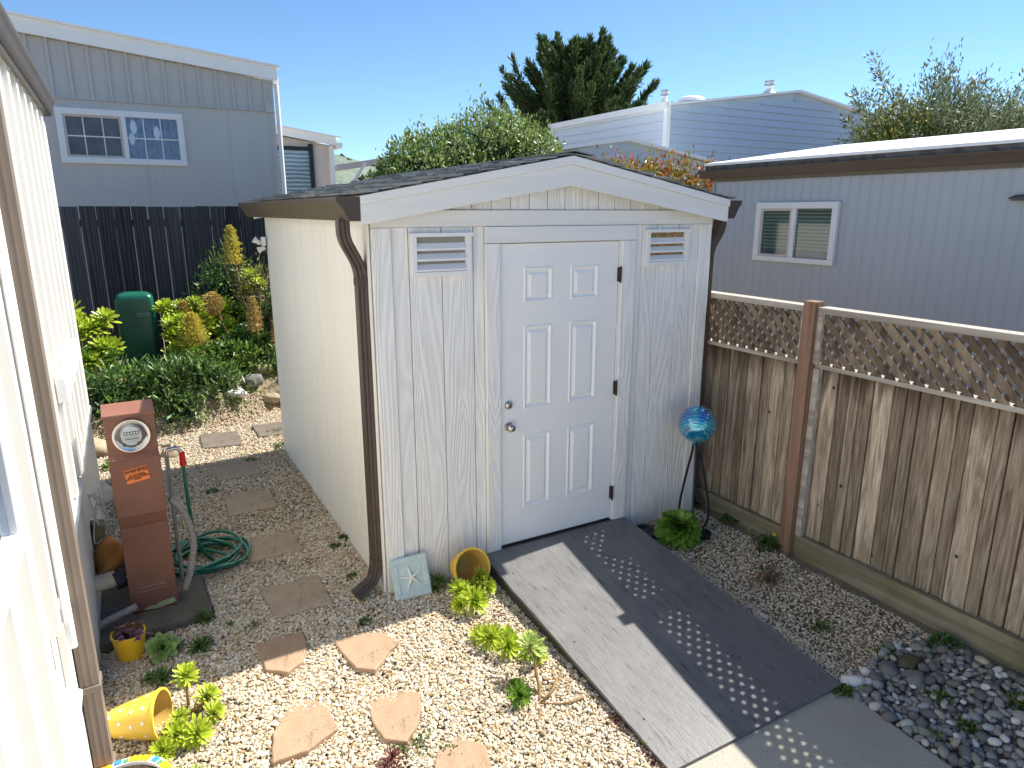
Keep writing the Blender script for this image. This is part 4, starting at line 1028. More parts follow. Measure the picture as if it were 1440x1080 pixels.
# ------------------------------------------------------------------ meter pedestal
mp = thing('meter_pedestal', 'terracotta brown electric meter pedestal with glass dial and orange warning label', 'electric meter', (-1.285, .43, .05), .02)
def RB(): return B()
hw = .123
q = B(); q.box(-hw, 0, 0, hw, .17, .545); q.build('lower_cabinet', M['terra'], mp, bevel=.004)
q = B(); q.prism([(0,.5455),(.17,.5455),(.17,.615),(-.022,.615)], -hw+.003, hw-.003, 'yz'); q.build('shoulder', M['terra'], mp, bevel=.002)
q = B(); q.box(-hw-.004, -.022, .6155, hw+.004, .17, .955); q.build('door_cover', M['terra'], mp, bevel=.004)
q = B(); q.prism([(-.030,.9555),(-.002,.985),(-.002,1.205),(.17,1.205),(.17,.9555)], -hw-.001, hw+.001, 'yz'); uc = q.build('meter_housing', M['terra'], mp, bevel=.003)
q = B(); q.prism([(-.016,1.195),(-.016,1.215),(.172,1.240),(.172,1.2055),(-.0025,1.2055),(-.0025,1.195)], -hw-.006, hw+.006, 'yz'); q.build('hood', M['terra'], mp, bevel=.003)
for z_ in (.13, .155):
    q = B(); q.prism([(-.0005,z_),(-.009,z_),(-.0005,z_+.012)], -.07, .07, 'yz'); q.build('louvre', M['terra'], mp)
fz = B(); pts = [(-.06,.018),(-.03,.03),(.0,.028),(.03,.042),(.06,.046),(.10,.05),(.108,.03),(.10,.016),(.06,.012),(.02,.006),(-.02,.004),(-.055,.004)]
fz.prism(pts, -.0015, -.0003); fz.build('bare_patch', M['lichen'], mp)
q = B(); q.prism([(-.12,0),(.10,.0),(.115,.01),(.06,.010),(.02,.004),(-.06,.012),(-.12,.016)], -.0016, -.0002); q.build('rust_patch', M['rust'], mp)
mz = 1.088; MT = Matrix.Translation((0.0, -.0022, mz)) @ Matrix.Rotation(R(90), 4, 'X')
me_ = B().lathe([(.060,.0),(.094,.0),(.097,.010),(.093,.020),(.082,.020),(.080,.012),(.060,.010)], 40, MT).build('meter_ring', M['chrome'], mp, smooth=30)
B().lathe([(.0815,.004),(.058,.0045)], 32, MT).build('meter_base', M['conduit_dark'], me_); B().lathe([(0,.018),(.046,.018),(.048,.005)], 32, MT).build('dial', M['dial'], me_, smooth=30)
B().lathe([(.079,.012),(.079,.055),(.072,.078),(.055,.088),(0,.091)], 40, MT).build('glass_cover', M['clear'], me_, smooth=60)
def dialbox(x0_, z0_, x1_, z1_, mt, nm, d_=.0205):
    q = B(); q.box(x0_, -.0022-d_, z0_, x1_, -.0022-.0182, z1_); return q.build(nm, M[mt], me_)
dialbox(-.034, mz+.008, .036, mz+.026, 'ink', 'register')
for k in range(5): dialbox(-.030+k*.0135, mz+.011, -.030+k*.0135+.009, mz+.023, 'dial', 'register_digit', .0212)
dialbox(-.030, mz-.016, .034, mz-.012, 'ink', 'dial_mark'); dialbox(-.04, mz-.05, -.028, mz-.032, 'ink', 'dial_mark'); dialbox(.022, mz-.05, .034, mz-.032, 'ink', 'dial_mark')
def text(name, body, size, mat, parent, loc, rot=(math.pi/2,0,0), ext=.0003, align='CENTER', sx=1.0, bold=0):
    c_ = bpy.data.curves.new(name+'_src', 'FONT'); c_.body = body; c_.size = size; c_.align_x = align; c_.align_y = 'CENTER'; c_.extrude = ext; c_.offset = bold; c_.space_line = .95
    t_ = bpy.data.objects.new(name+'_src', c_); COL.objects.link(t_); dg = bpy.context.evaluated_depsgraph_get()
    me = bpy.data.meshes.new_from_object(t_.evaluated_get(dg)); bpy.data.objects.remove(t_); bpy.data.curves.remove(c_)
    me.materials.clear(); me.materials.append(M[mat]); o = bpy.data.objects.new(name, me); COL.objects.link(o)
    o.parent = parent; o.location = loc; o.rotation_euler = rot; o.scale = (sx,1,1); return o
text('register_text', 'KILOWATT HOURS', .0068, 'ink', me_, (0, -.0225, mz-.003)); text('register_text', 'CL200 240V 3W', .006, 'ink', me_, (0, -.0225, mz-.026))
lb = B(); lb.box(-.058, -.0012, -.042, .058, 0, .042); lbl = lb.build('warning_label', M['orange'], mp, loc=(.0, -.0235, .862)); lbl.rotation_euler = (0, R(-8), 0)
for bx in ((-.055,.0385,.055,.040),(-.055,.0135,.055,.015),(-.055,.015,-.0535,.0385),(.0535,.015,.055,.0385)):
    q = B(); q.box(bx[0], -.0018, bx[1], bx[2], -.0013, bx[3]); q.build('label_border', M['ink'], lbl)
text('label_text', 'WARNING', .0225, 'ink', lbl, (0, -.0018, .0262), bold=.0009)
text('label_text', 'DO NOT REMOVE\nNO TOUCH. DANGER\nELECTRIC SHOCK HAZARD\nUTILITY', .0096, 'ink', lbl, (0, -.0018, -.012), bold=.0005)

def ribbed(name, lab, cat_, path, r, mat, parent=None, pitch=.020):
    P_ = bez(path, 10); tot = sum((P_[i+1]-P_[i]).length for i in range(len(P_)-1)); n = int(tot/(pitch/4)); pts = []; rad = []
    cum = [0]
    for i in range(len(P_)-1): cum.append(cum[-1]+(P_[i+1]-P_[i]).length)
    j = 0
    for k in range(n+1):
        d_ = tot*k/n
        while j < len(P_)-2 and cum[j+1] < d_: j += 1
        t_ = (d_-cum[j])/max(1e-6, cum[j+1]-cum[j]); pts.append(P_[j].lerp(P_[j+1], t_)); rad.append(r*(1.04, .98, .78, .92)[k%4])
    q = B(); q.tube(pts, r, 12, radii=rad); o = q.build(name, M[mat], parent, smooth=180)
    if lab: tag(o, lab, cat_)
    return o
ribbed('flexible_conduit', 'grey ribbed conduit curving down the right side of the meter pedestal', 'conduit', [(-1.135,.50,.70),(-1.09,.50,.64),(-1.045,.52,.50),(-1.035,.52,.38),(-1.07,.50,.22),(-1.12,.49,.10)], .021, 'conduit')
ribbed('flexible_conduit', 'grey ribbed conduit lying low between house wall and meter pedestal', 'conduit', [(-1.66,.26,.08),(-1.55,.30,.115),(-1.38,.36,.135)], .022, 'conduit')

# water riser with red handle and hose
rs = thing('water_tap', 'grey garden tap with red hose collar behind the meter pedestal', 'tap', (-1.12, .72, 0))
q = B(); q.tube([(0,0,0),(0,0,.90)], .013, 10); q.build('riser_pipe', M['conduit'], rs, smooth=60)
q = B(); q.tube(bez([(0,0,.895),(0,0,.93),(.065,0,.935),(.082,0,.905)]), .012, 10); tp = q.build('spout', M['steel'], rs, smooth=60)
q = B(); q.tube([(-.02,0,.955),(.03,0,.955)], .008, 8); q.build('tap_handle', M['conduit'], rs, smooth=60)
q = B(); q.lathe([(.012,.905),(.017,.90),(.018,.855),(.021,.82),(.017,.815),(0,.815)], 14, Matrix.Translation((.086,0,0))); q.build('hose_collar', M['red'], rs, smooth=35)
hp = [Vector((-1.034,.72,.815)), Vector((-1.034,.72,.70)), Vector((-1.03,.73,.50)), Vector((-1.02,.76,.32)), Vector((-.97,.84,.14)), Vector((-.92,.92,.05))]
cc = Vector((-.955,.98,0)); turns = 6.2; a0 = -1.2
for i in range(int(turns*36)):
    a = a0+i*2*math.pi/36; tt = i/36
    rr = .20+.04*math.sin(tt*2.3+1)+.02*math.sin(a*2+tt); wx = .02*math.sin(tt*5); 
    hp.append(cc+Vector((rr*math.cos(a)*1.08+wx, rr*math.sin(a)*1.12+.015*math.cos(tt*4), .022+.011*tt+.012*math.sin(a*3+tt*2)+.012)))
hp += [Vector((-.80,.86,.05)), Vector((-.86,.95,.07)), Vector((-.98,1.10,.06)), Vector((-1.05,1.2,.03))]
def smooth_path(P_, it=2):
    for _ in range(it):
        Q = [P_[0]]
        for i in range(len(P_)-1): Q += [P_[i].lerp(P_[i+1], .25), P_[i].lerp(P_[i+1], .75)]
        Q.append(P_[-1]); P_ = Q
    return P_
ho = B(); ho.tube(smooth_path(hp), .0115, 9); ho = ho.build('garden_hose', M['hose'], smooth=180)
tag(ho, 'green garden hose coiled on the gravel and rising to the tap', 'hose')
st = B(); st.tube([p_+Vector((.006,-.004,.0095)) for p_ in smooth_path(hp)], .0018, 4); st.build('pale_stripe', M['hose_line'], ho)

# clutter between the house and the meter
dp = thing('drain_pipe', 'cream waste pipe with black rubber coupling and white fitting behind the pedestal', 'pipe', (-1.60, .50, .25))
def ptube(x0_, x1_, r, nm, mt): q = B(); q.tube([(x0_, .0, .0), (x1_, .02, .012)], r, 20); return q.build(nm, M[mt], dp, smooth=50)
ptube(-.05, .13, .048, 'pipe', 'pvc'); ptube(.125, .19, .054, 'rubber_coupling', 'rubber'); ptube(.185, .27, .046, 'fitting', 'whitepipe'); ptube(.205, .235, .052, 'collar', 'whitepipe')
q = B(); n_ = 10; vs = []
for i in range(n_+1):
    for j in range(n_+1):
        u, v_ = i/n_*2-1, j/n_*2-1; wd = .10*(1-abs(v_)**1.8*.8); vs.append((u*wd+.02*v_, v_*.12, .05*(1-u*u)+.03*math.sin(v_*3)+.01*mnoise.noise(Vector((u*2,v_*2,3)))))
q.add(vs, [(i*(n_+1)+j, (i+1)*(n_+1)+j, (i+1)*(n_+1)+j+1, i*(n_+1)+j+1) for i in range(n_) for j in range(n_)])
rc = q.build('rusty_cover', M['leafrust'], smooth=180, loc=(-1.50,.66,.33)); rc.rotation_euler = (R(38), R(-18), R(-25)); sd = rc.modifiers.new('s', 'SOLIDIFY'); sd.thickness = .004
tag(rc, 'curled orange-brown sheet cover leaning behind the meter pedestal', 'cover')
q = B(); q.box(-.03, -.05, -.08, .03, .05, .08); q.box(-.036, -.056, .081, .036, .056, .092); o = q.build('junction_box', M['olivebox'], bevel=.004, loc=(-1.545,.80,.42)); o.rotation_euler = (0, R(10), R(10)); tag(o, 'small olive junction box hanging on the house skirting by the white cords', 'box')
q = B(); rr_ = random.Random(5)
for k in range(8):
    c_ = Vector((-1.535+rr_.uniform(-.02,.03), .86+rr_.uniform(-.1,.12), .48)); a_ = rr_.uniform(0,6); pts = []
    for i in range(40):
        t_ = i/39; pts.append(c_+Vector((.04*math.sin(a_+t_*9)*(.4+t_), .06*math.cos(a_+t_*7+k), .16-.40*t_+.04*math.sin(t_*14+k))))
    q.tube(pts, .0035, 5)
tag(q.build('cord_tangle', M['cord'], smooth=180), 'tangle of white cord hanging down the house skirting', 'cord')
q = B(); q.tube(bez([(-1.70,1.35,.02),(-1.52,1.25,.10),(-1.42,1.0,.08),(-1.36,.80,.12),(-1.33,.62,.20)]), .028, 12); tag(q.build('corrugated_drain_hose', M['rubber'], smooth=180), 'dark drain hose curling across the gravel behind the meter pedestal', 'drain hose')

def boulder(name, lab, x, y, r, mat, seed, zf=.35, grp=None, rz_=0):
    q = B(); q.ico((0,0,0), r, 3, .22, seed=seed, fr=1.3); o = q.build(name, M[mat], smooth=180, loc=(x, y, Hf(x, y)+r[2]*zf)); o.rotation_euler[2] = rz_
    return tag(o, lab, 'rock', grp)
boulder('boulder', 'rounded peach and white boulder standing between house and meter', -1.62, 2.55, (.11,.14,.12), 'rock_peach', 3)
boulder('boulder', 'tan boulder in the shade under the left end of the shrub', -1.75, 3.85, (.26,.16,.13), 'rock_tan', 5)
boulder('boulder', 'small pale rock below the left end of the shrub', -1.45, 3.65, (.09,.08,.05), 'rock_tan', 8)
GR = 'stones edging the raised bed'
for i, (x, y, rx_, ry_, rz_, mt, lb_) in enumerate(((.10,4.95,.17,.11,.10,'rock_tan','broad tan edging stone against the shed wall at the raised bed'),(.36,4.72,.16,.12,.07,'rock_grey','grey edging stone half hidden by the shed corner'),
    (-.02,4.70,.10,.12,.08,'rock_grey','grey upright edging stone between two tan ones'),(.16,4.62,.12,.09,.06,'rock_tan','low tan edging stone at the front of the raised bed by the shed'),(-.26,4.50,.13,.08,.055,'rock_white','pale flat edging stone at the right foot of the shrub'))):
    boulder('edging_stone', lb_, x, y, (rx_,ry_,rz_), mt, 20+i, .45, GR, i*.7)
boulder('boulder', 'pale stone on the gravel behind the red hose collar', -1.02, 3.45, (.10,.08,.06), 'rock_tan', 31)

# green utility pedestal
gb = thing('utility_pedestal', 'dark green plastic utility pedestal standing among the yellow-green succulents', 'utility box', (-1.14, 5.75, .38), -.06)
def rrect(a, b_, r, n=6):
    out = []
    for cx, cy, s0 in ((a-r,b_-r,0),(-a+r,b_-r,1),(-a+r,-b_+r,2),(a-r,-b_+r,3)):
        for k in range(n+1): t_ = (s0+k/n)*math.pi/2; out.append((cx+r*math.cos(t_), cy+r*math.sin(t_)))
    return out
q = B(); P0 = rrect(.215,.15,.06); vs = []; n_ = len(P0); lv = [(0,1.02),(.17,1.0),(.171,.97),(.90,.965),(.935,.955),(.965,.90),(.99,.78),(1.008,.55),(1.015,.25)]
for z_, k_ in lv: vs += [(a*k_, b_*k_, z_) for a, b_ in P0]
fs = [(l*n_+i, l*n_+(i+1)%n_, (l+1)*n_+(i+1)%n_, (l+1)*n_+i) for l in range(len(lv)-1) for i in range(n_)]+[tuple(range((len(lv)-1)*n_, len(lv)*n_))]
q.add(vs, fs); q.build('shell', M['green_box'], gb, smooth=40)
text('box_text', '5151712', .040, 'faintink', gb, (.085, -.1475, .735), ext=.001); q = B(); q.box(.02, -.1475, .762, .15, -.146, .767); q.build('box_line', M['faintink'], gb)

# ------------------------------------------------------------------ pots
def pot(name, lab, r_top, r_bot, h_, mat, M4, wall=.007, lip=.006, inside='pot_inside', grp=None):
    k = 14; out = []
    for i in range(k+1):
        t_ = i/k; out.append((r_bot+(r_top-r_bot)*(t_**.75), h_*t_))
    prof = [(0,0),(r_bot*.8,0)]+out+[(r_top+lip, h_-.004), (r_top+lip, h_+.008), (r_top-wall, h_+.008)]
    o = B().lathe(prof, 40).build(name, M[mat], smooth=45); o.matrix_world = M4; tag(o, lab, 'flower pot', grp)
    inn = [(r_top-wall, h_+.0075)]+[(a-wall, b_+ (wall if b_ < .01 else 0)) for a, b_ in out[::-1]]+[(0, wall)]
    B().lathe(inn, 40).build('pot_inside', M[inside], o, smooth=60)
    return o
def look(loc, axis): return Matrix.Translation(loc) @ Vector(axis).normalized().to_track_quat('Z', 'Y').to_matrix().to_4x4()
p1 = pot('flower_pot', 'upright yellow pot of purple succulents on the corner of the concrete pad', .083, .058, .145, 'yellow', Matrix.Translation((-1.425, .075, .0)), lip=.002)
so_ = B().lathe([(0,.128),(.072,.124)], 24).build('potting_soil', M['potsoil'], p1)
def plantobj(name, lab, parts, mat, cat_='succulent', grp=None, loc=None):
    V_, F_, U_ = cat(parts); o = npmesh(name, V_, F_, M[mat], UV=U_, smooth=True)
    if lab: tag(o, lab, cat_, grp)
    return o
def setbase(o, base):
    """move a world-space mesh's origin to its base"""
    me = o.data; n = len(me.vertices); a = np.empty(n*3, np.float32); me.vertices.foreach_get('co', a); a = a.reshape(-1,3)-np.array(base, np.float32)
    me.vertices.foreach_set('co', a.ravel()); me.update(); o.location = base; return o
prts = []
for k in range(34):
    a = random.uniform(0, 6.28); r_ = .085*math.sqrt(random.random()); dx, dy = r_*math.cos(a), r_*math.sin(a)
    if k > 26: dx += .045
    prts.append(rosette((-1.425+dx, .075+dy, .142+random.uniform(0,.028)-(.02 if k > 26 else 0)), (dx*6, dy*6, 1), random.uniform(.016,.026), 12, .5, seed=k))
setbase(plantobj('purple_succulent', 'purple and pink succulents filling and spilling from the upright yellow pot', prts, 'purple'), (-1.395,.075,.14))

# dotted pot lying on its side
zl = Hf(-1.42,-.6); ax = Vector((.93,-.36,.12)).normalized()
M4 = look((-1.525, -.50, zl+.075), ax)
p2 = pot('flower_pot', 'yellow pot with white polka dots lying on its side on the sunny gravel', .112, .052, .235, 'yellow2', M4, lip=.004)
for ring, (t_, nn, ph) in enumerate(((.12,6,.0),(.34,8,.35),(.58,9,.1),(.82,10,.4))):
    for k in range(nn):
        a = 2*math.pi*(k+ph)/nn; rr = .052+(.112-.052)*t_**.75+.0006; zz = .235*t_; rad = .0085; q = B(); vs = []
        for j in range(12):
            b_ = 2*math.pi*j/12; aa = a+rad*math.cos(b_)/rr; z2 = zz+rad*1.0*math.sin(b_); t2 = max(.001, z2/.235); r2_ = .052+.060*t2**.75+.0012
            vs.append((r2_*math.cos(aa), r2_*math.sin(aa), z2))
        q.add(vs, [tuple(range(12))]); q.build('white_dot', M['dot'], p2)
# yellow pot by the plaque
zl = Hf(.45,-.2)
p3 = pot('flower_pot', 'plain yellow pot tipped over against the shed wall with succulents growing from it', .122, .075, .17, 'yellow', look((.47,-.075, zl+.105), (.05,-.93,.36)), lip=.006)
# painted bowl cut off at the lower left
bw = thing('painted_bowl', 'hand painted bowl with orange flowers and a blue bloom at the bottom left corner', 'bowl', (-1.47,-1.02,Hf(-1.4,-.9)-.02))
B().lathe([(0,0),(.10,.0),(.15,.06),(.185,.14),(.19,.16),(.175,.16),(.165,.145)], 44).build('bowl_wall', M['rubber'], bw, smooth=40)
B().lathe([(.1901,.150),(.1905,.162),(.150,.168),(.150,.150)], 44).build('rim', M['dot'], bw, smooth=30)
def patch(nm, a0_, a1_, r0_, r1_, mt, z_=.1705):
    q = B(); vs = []; n_ = 12
    for i in range(n_+1):
        a = a0_+(a1_-a0_)*i/n_; wv = .004*math.sin(i*2.1); vs += [((r0_-wv)*math.cos(a), (r0_-wv)*math.sin(a), z_), ((r1_+wv)*math.cos(a), (r1_+wv)*math.sin(a), z_-.003)]
    q.add(vs, [(2*i, 2*i+1, 2*i+3, 2*i+2) for i in range(n_)]); q.build(nm, M[mt], bw)
M['glaze_blue'] = plain('blue_glaze', (.03,.28,.50), .25, .5); M['glaze_orange'] = plain('orange_glaze', (.85,.38,.02), .25, .5, var=.2, scale=30); M['glaze_green'] = plain('green_glaze', (.06,.28,.12), .25, .5)
for k in range(7):
    a = k*.9; patch('painted_flower', a, a+.5, .153, .188, 'glaze_orange'); patch('painted_leaf', a+.52, a+.62, .155, .180, 'glaze_green'); patch('painted_bloom', a+.66, a+.82, .157, .186, 'glaze_blue')
patch('soil_surface', 0, 6.2832, 0.001, .150, 'potsoil', .158)

# ------------------------------------------------------------------ succulents
SG = 'succulent clumps in the gravel'
def clump(lab, heads, mat, stems=(), name='aeonium', n=30, w=.36, grp=SG, shape='spoon', base=None, cat_='succulent'):
    """heads: (x,y,z,axis,r); every head is a part of its own"""
    x0_, y0_ = base or (sum(h_[0] for h_ in heads)/len(heads), sum(h_[1] for h_ in heads)/len(heads))
    root = thing(name, lab, cat_, (x0_, y0_, Hf(x0_, y0_)), 0, grp)
    for i, (x, y, z, ax, r) in enumerate(heads):
        V_, F_, U_ = rosette((x-x0_, y-y0_, z-root.location.z), ax, r*1.16, int(n*1.55), w*.52, seed=i*7, shape=shape)
        npmesh('rosette', V_, F_, M[mat], root, U_, True)
    if stems:
        q = B()
        for pth, r_ in stems: q.tube(bez([tuple(Vector(p_)-root.location) for p_ in pth]), r_, 7, radii=None)
        q.build('stem', M['stem'], root, smooth=180)
    return root
g0 = Hf
# by the upright pot
clump('flat scalloped pale green rosette leaning against the upright yellow pot', [(-1.275,-.04,.075,(.15,-.80,.60),.080)], 'aeon_sage', n=15, w=.95, shape='round')
clump('dark green tuft on the gravel in front of the flat scalloped rosette', [(-1.29,-.24,.03,(.1,-.3,1),.07),(-1.34,-.20,.02,(-.3,-.3,1),.05)], 'aeon_dark', n=26, w=.24)
clump('dark green rosette alone on the shaded gravel right of the upright pot', [(-1.10,-.06,.035,(0,-.4,1),.065),(-1.06,-.02,.03,(.4,-.1,1),.045)], 'aeon_dark', n=30, w=.3)
clump('dark green tuft at the front corner of the concrete pad', [(-1.06,.24,.04,(0,-.2,1),.06),(-1.03,.2,.03,(.3,-.4,1),.05)], 'aeon_dark', n=22, w=.22)
clump('small dark tuft beside the scalloped rosette and the pot', [(-1.20,.02,.03,(.2,-.3,1),.055)], 'aeon_dark', n=22, w=.26)
clump('sparse dark weed tuft behind the half shaded flagstone', [(-.80,.02,.02,(0,-.2,1),.045),(-.92,.10,.02,(.2,-.2,1),.035)], 'aeon_dark', n=16, w=.2)
# dotted pot group
zl = Hf(-1.2,-.6)
clump('lime succulent with one tall stalked head beside the dotted pot', [(-1.185,-.43,zl+.17,(.1,-.5,.9),.066),(-1.10,-.52,zl+.08,(.5,-.3,.8),.070),(-1.085,-.62,zl+.05,(.6,-.5,.7),.06)],
      'aeon_lime', stems=[([(-1.19,-.47,zl),(-1.19,-.46,zl+.08),(-1.185,-.43,zl+.16)], .008), ([(-1.18,-.52,zl+.01),(-1.13,-.52,zl+.04),(-1.10,-.52,zl+.07)], .009)], n=34, base=(-1.18,-.5))
clump('lime succulents spilling from the mouth of the dotted pot', [(-1.255,-.70,zl+.06,(.1,-.7,.8),.075),(-1.17,-.73,zl+.055,(.3,-.7,.7),.075),(-1.32,-.76,zl+.045,(-.2,-.7,.7),.065),(-1.235,-.60,zl+.07,(-.1,-.3,1),.05)], 'aeon_lime', n=34, base=(-1.24,-.68))
clump('pale feathery succulent at the bottom edge below the dotted pot', [(-1.27,-.93,Hf(0,-.9)+.03,(0,-.5,.9),.06),(-1.20,-.95,Hf(0,-.9)+.03,(.2,-.5,.9),.055)], 'aeon_pale', n=40, w=.2)
# from the pot by the shed
zl = Hf(.4,-.4)
clump('lime succulents growing out of the tipped yellow pot by the shed', [(.40,-.44,zl+.095,(.05,-.75,.65),.092),(.345,-.33,zl+.12,(-.2,-.6,.8),.075),(.315,-.40,zl+.06,(-.6,-.6,.5),.065),(.52,-.28,zl+.13,(.5,-.7,.5),.07),(.55,-.33,zl+.075,(.5,-.8,.35),.065),(.47,-.30,zl+.09,(.2,-.7,.7),.055)],
      'aeon_lime', n=32, w=.38, base=(.43,-.36))
zl = Hf(.3,-.8)
clump('large lime rosettes lying on the gravel midway along the ramp', [(.335,-.76,zl+.075,(-.35,-.55,.75),.088),(.395,-.86,zl+.065,(.05,-.8,.6),.085),(.38,-.72,zl+.05,(.2,-.2,1),.06),(.30,-.68,zl+.05,(-.5,-.3,.8),.07),(.44,-.76,zl+.06,(.3,-.4,.9),.065)], 'aeon_lime', n=36, w=.30, base=(.36,-.78))
clump('cluster of small lime rosettes next to the ramp side', [(.50,-.86,zl+.05,(.2,-.5,.85),.052),(.45,-.80,zl+.05,(0,-.3,1),.045),(.55,-.92,zl+.03,(.4,-.5,.8),.05),(.47,-.93,zl+.03,(0,-.6,.8),.05),(.56,-.84,zl+.05,(.4,-.3,.9),.05),(.52,-.98,zl+.03,(.1,-.6,.8),.05)], 'aeon_lime', n=30, w=.42, base=(.5,-.88))
zl = Hf(.35,-1.3)
clump('pale green rosette on a bare curved stalk near the ramp', [(.43,-1.04,zl+.20,(.05,-.35,.9),.085),(.50,-1.0,zl+.12,(.4,-.2,.8),.05)], 'aeon_pale', stems=[([(.36,-1.24,zl),(.40,-1.18,zl+.03),(.425,-1.08,zl+.12),(.43,-1.04,zl+.19)], .009), ([(.36,-1.24,zl),(.44,-1.24,zl+.05),(.52,-1.16,zl+.04)], .008), ([(.37,-1.25,zl+.01),(.46,-1.32,zl+.02),(.58,-1.32,zl+.012)], .006), ([(.36,-1.24,zl),(.33,-1.30,zl+.01),(.28,-1.36,zl)], .008)], n=26, w=.36, base=(.38,-1.22))
clump('single flat green rosette facing the camera at the foot of the bare stalk', [(.27,-1.20,zl+.065,(-.15,-.8,.6),.072),(.30,-1.10,zl+.05,(0,-.1,1),.04)], 'aeon_green', n=28, w=.42)
clump('little maroon succulent in front of the squarish flagstone', [(-.42,-1.24,Hf(0,-1.2)+.03,(0,-.4,.9),.05),(-.46,-1.27,Hf(0,-1.2)+.02,(-.4,-.4,.8),.04),(-.43,-1.31,Hf(0,-1.2)+.015,(0,-.7,.5),.045)], 'maroon', n=20, w=.28)
clump('dark leafy plant between the starfish plaque and the tipped pot', [(.30,-.10,.045,(0,-.5,.9),.075),(.27,-.13,.03,(-.3,-.5,.8),.05)], 'aeon_dark', n=24, w=.24)
# big dome beside the ramp
db = thing('aeonium', 'big dome shaped green succulent between the ramp and the glass ball stand', 'succulent', (2.10,-.36,0))
V_, F_, U_ = rosette((0,0,.13), (-.12,-.30,.95), .20, 105, .36, 1.5, -.70, .30, 'round', 4); npmesh('rosettes', V_, F_, M['aeon_green'], db, U_, True)
q = B(); q.tube([(0,0,-.02),(0,.02,.08),(0,0,.13)], .02, 8); q.build('stem', M['stem'], db, smooth=180)
# potted tray (black) under it
for (x, y, r_, lab) in ((1.965,-.17,.10,'black drip tray on the gravel touching the shed behind the dome succulent'),(2.30,-.38,.075,'black disc base lying on the gravel under the glass ball stand')):
    tag(B().lathe([(0,.012),(r_*.9,.012),(r_,.03),(r_*1.03,.03),(r_*.95,0),(0,0)], 24).build('drip_tray', M['black'], smooth=40, loc=(x, y, Hf(x,y)+.008)), lab, 'tray')

# gazing ball on tripod
gz = thing('gazing_ball', 'blue swirled glass gazing ball on a black metal tripod by the fence corner', 'garden ornament', (2.29,-.28,0))
B().lathe([(.022,-.155),(.030,-.145),(.034,-.125)]+[(.137*math.cos(t_), .137*math.sin(t_)) for t_ in np.linspace(-1.2, math.pi/2, 24)], 40, Matrix.Translation((0,0,.842))).build('glass_ball', M['ball'], gz, smooth=80)
for k, a in enumerate((-2.3, -.35, 1.5)):
    q = B(); ca, sa = math.cos(a), math.sin(a)
    pts = [(.055*ca,.055*sa,.735),(.028*ca,.028*sa,.69),(.035*ca,.035*sa,.62),(.08*ca,.08*sa,.45),(.125*ca,.125*sa,.25),(.145*ca,.145*sa,.12),(.12*ca,.12*sa,.03),(.08*ca,.08*sa,.005)]
    q.tube(smooth_path([Vector(p_) for p_ in pts]), .009, 8); q.build('leg', M['black'], gz, smooth=180)
q = B(); q.tube([(.05*math.cos(t_), .05*math.sin(t_), .722) for t_ in np.linspace(0, 2*math.pi, 24)[:-1]], .006, 6, closed=True); q.build('ring', M['black'], gz, smooth=180)

# starfish plaque
pq = thing('starfish_plaque', 'square aqua plaque with raised starfish leaning on the shed corner', 'plaque', (.130,-.128,-.004), R(-4))
pq.rotation_euler = (R(-20), R(-3), R(-6))
q = B(); q.box(-.117, 0, 0, .117, .012, .262); q.build('tile', M['plaque'], pq, bevel=.003)
q = B(); a, b_ = .112, .078
for bx in ((-a,.005,a,.036),(-a,.226,a,.257),(-a,.0365,-b_,.2255),(b_,.0365,a,.2255)): q.box(bx[0], -.006, bx[1], bx[2], -.0002, bx[3])
fr_ = q.build('raised_border', M['plaque'], pq, bevel=.002)
q = B(); rr_ = random.Random(3)
for k in range(30):      # curled relief scrolls round the border
    s_ = k/30*4; e_ = int(s_); f_ = s_-e_; px, pz = ((-.095+.19*f_,.020),(.095,.035+.19*f_),(.095-.19*f_,.242),(-.095,.225-.19*f_))[e_]
    pts = [(px+.009*math.cos(t_*5+k)*(.4+t_), -.0065, pz+.009*math.sin(t_*5+k)*(.4+t_)) for t_ in np.linspace(0, 1, 9)]
    q.tube(pts, .0022, 5)
    if k in (7, 14, 22, 29): q.build('scroll_relief', M['plaque_light'], pq, smooth=180); q = B()
q = B(); vs = [(0,-.016,.131)]; fs = []
for k in range(10):
    a = math.pi/2+.18+k*math.pi/5; r_ = .078 if k%2 == 0 else .015; vs.append((r_*math.cos(a), -.0005, .131+r_*math.sin(a)))
for k in range(10): fs.append((0, 1+k, 1+(k+1)%10))
vs2 = []
q.add(vs, fs)
for k in range(5):
    a = math.pi/2+.18+k*2*math.pi/5; q.tube([(0,-.010,.131),(.035*math.cos(a),-.008,.131+.035*math.sin(a)),(.078*math.cos(a),-.004,.131+.078*math.sin(a))], .007, 8, radii=[.010,.008,.0035])
q.build('starfish', M['starfish'], pq, smooth=60)

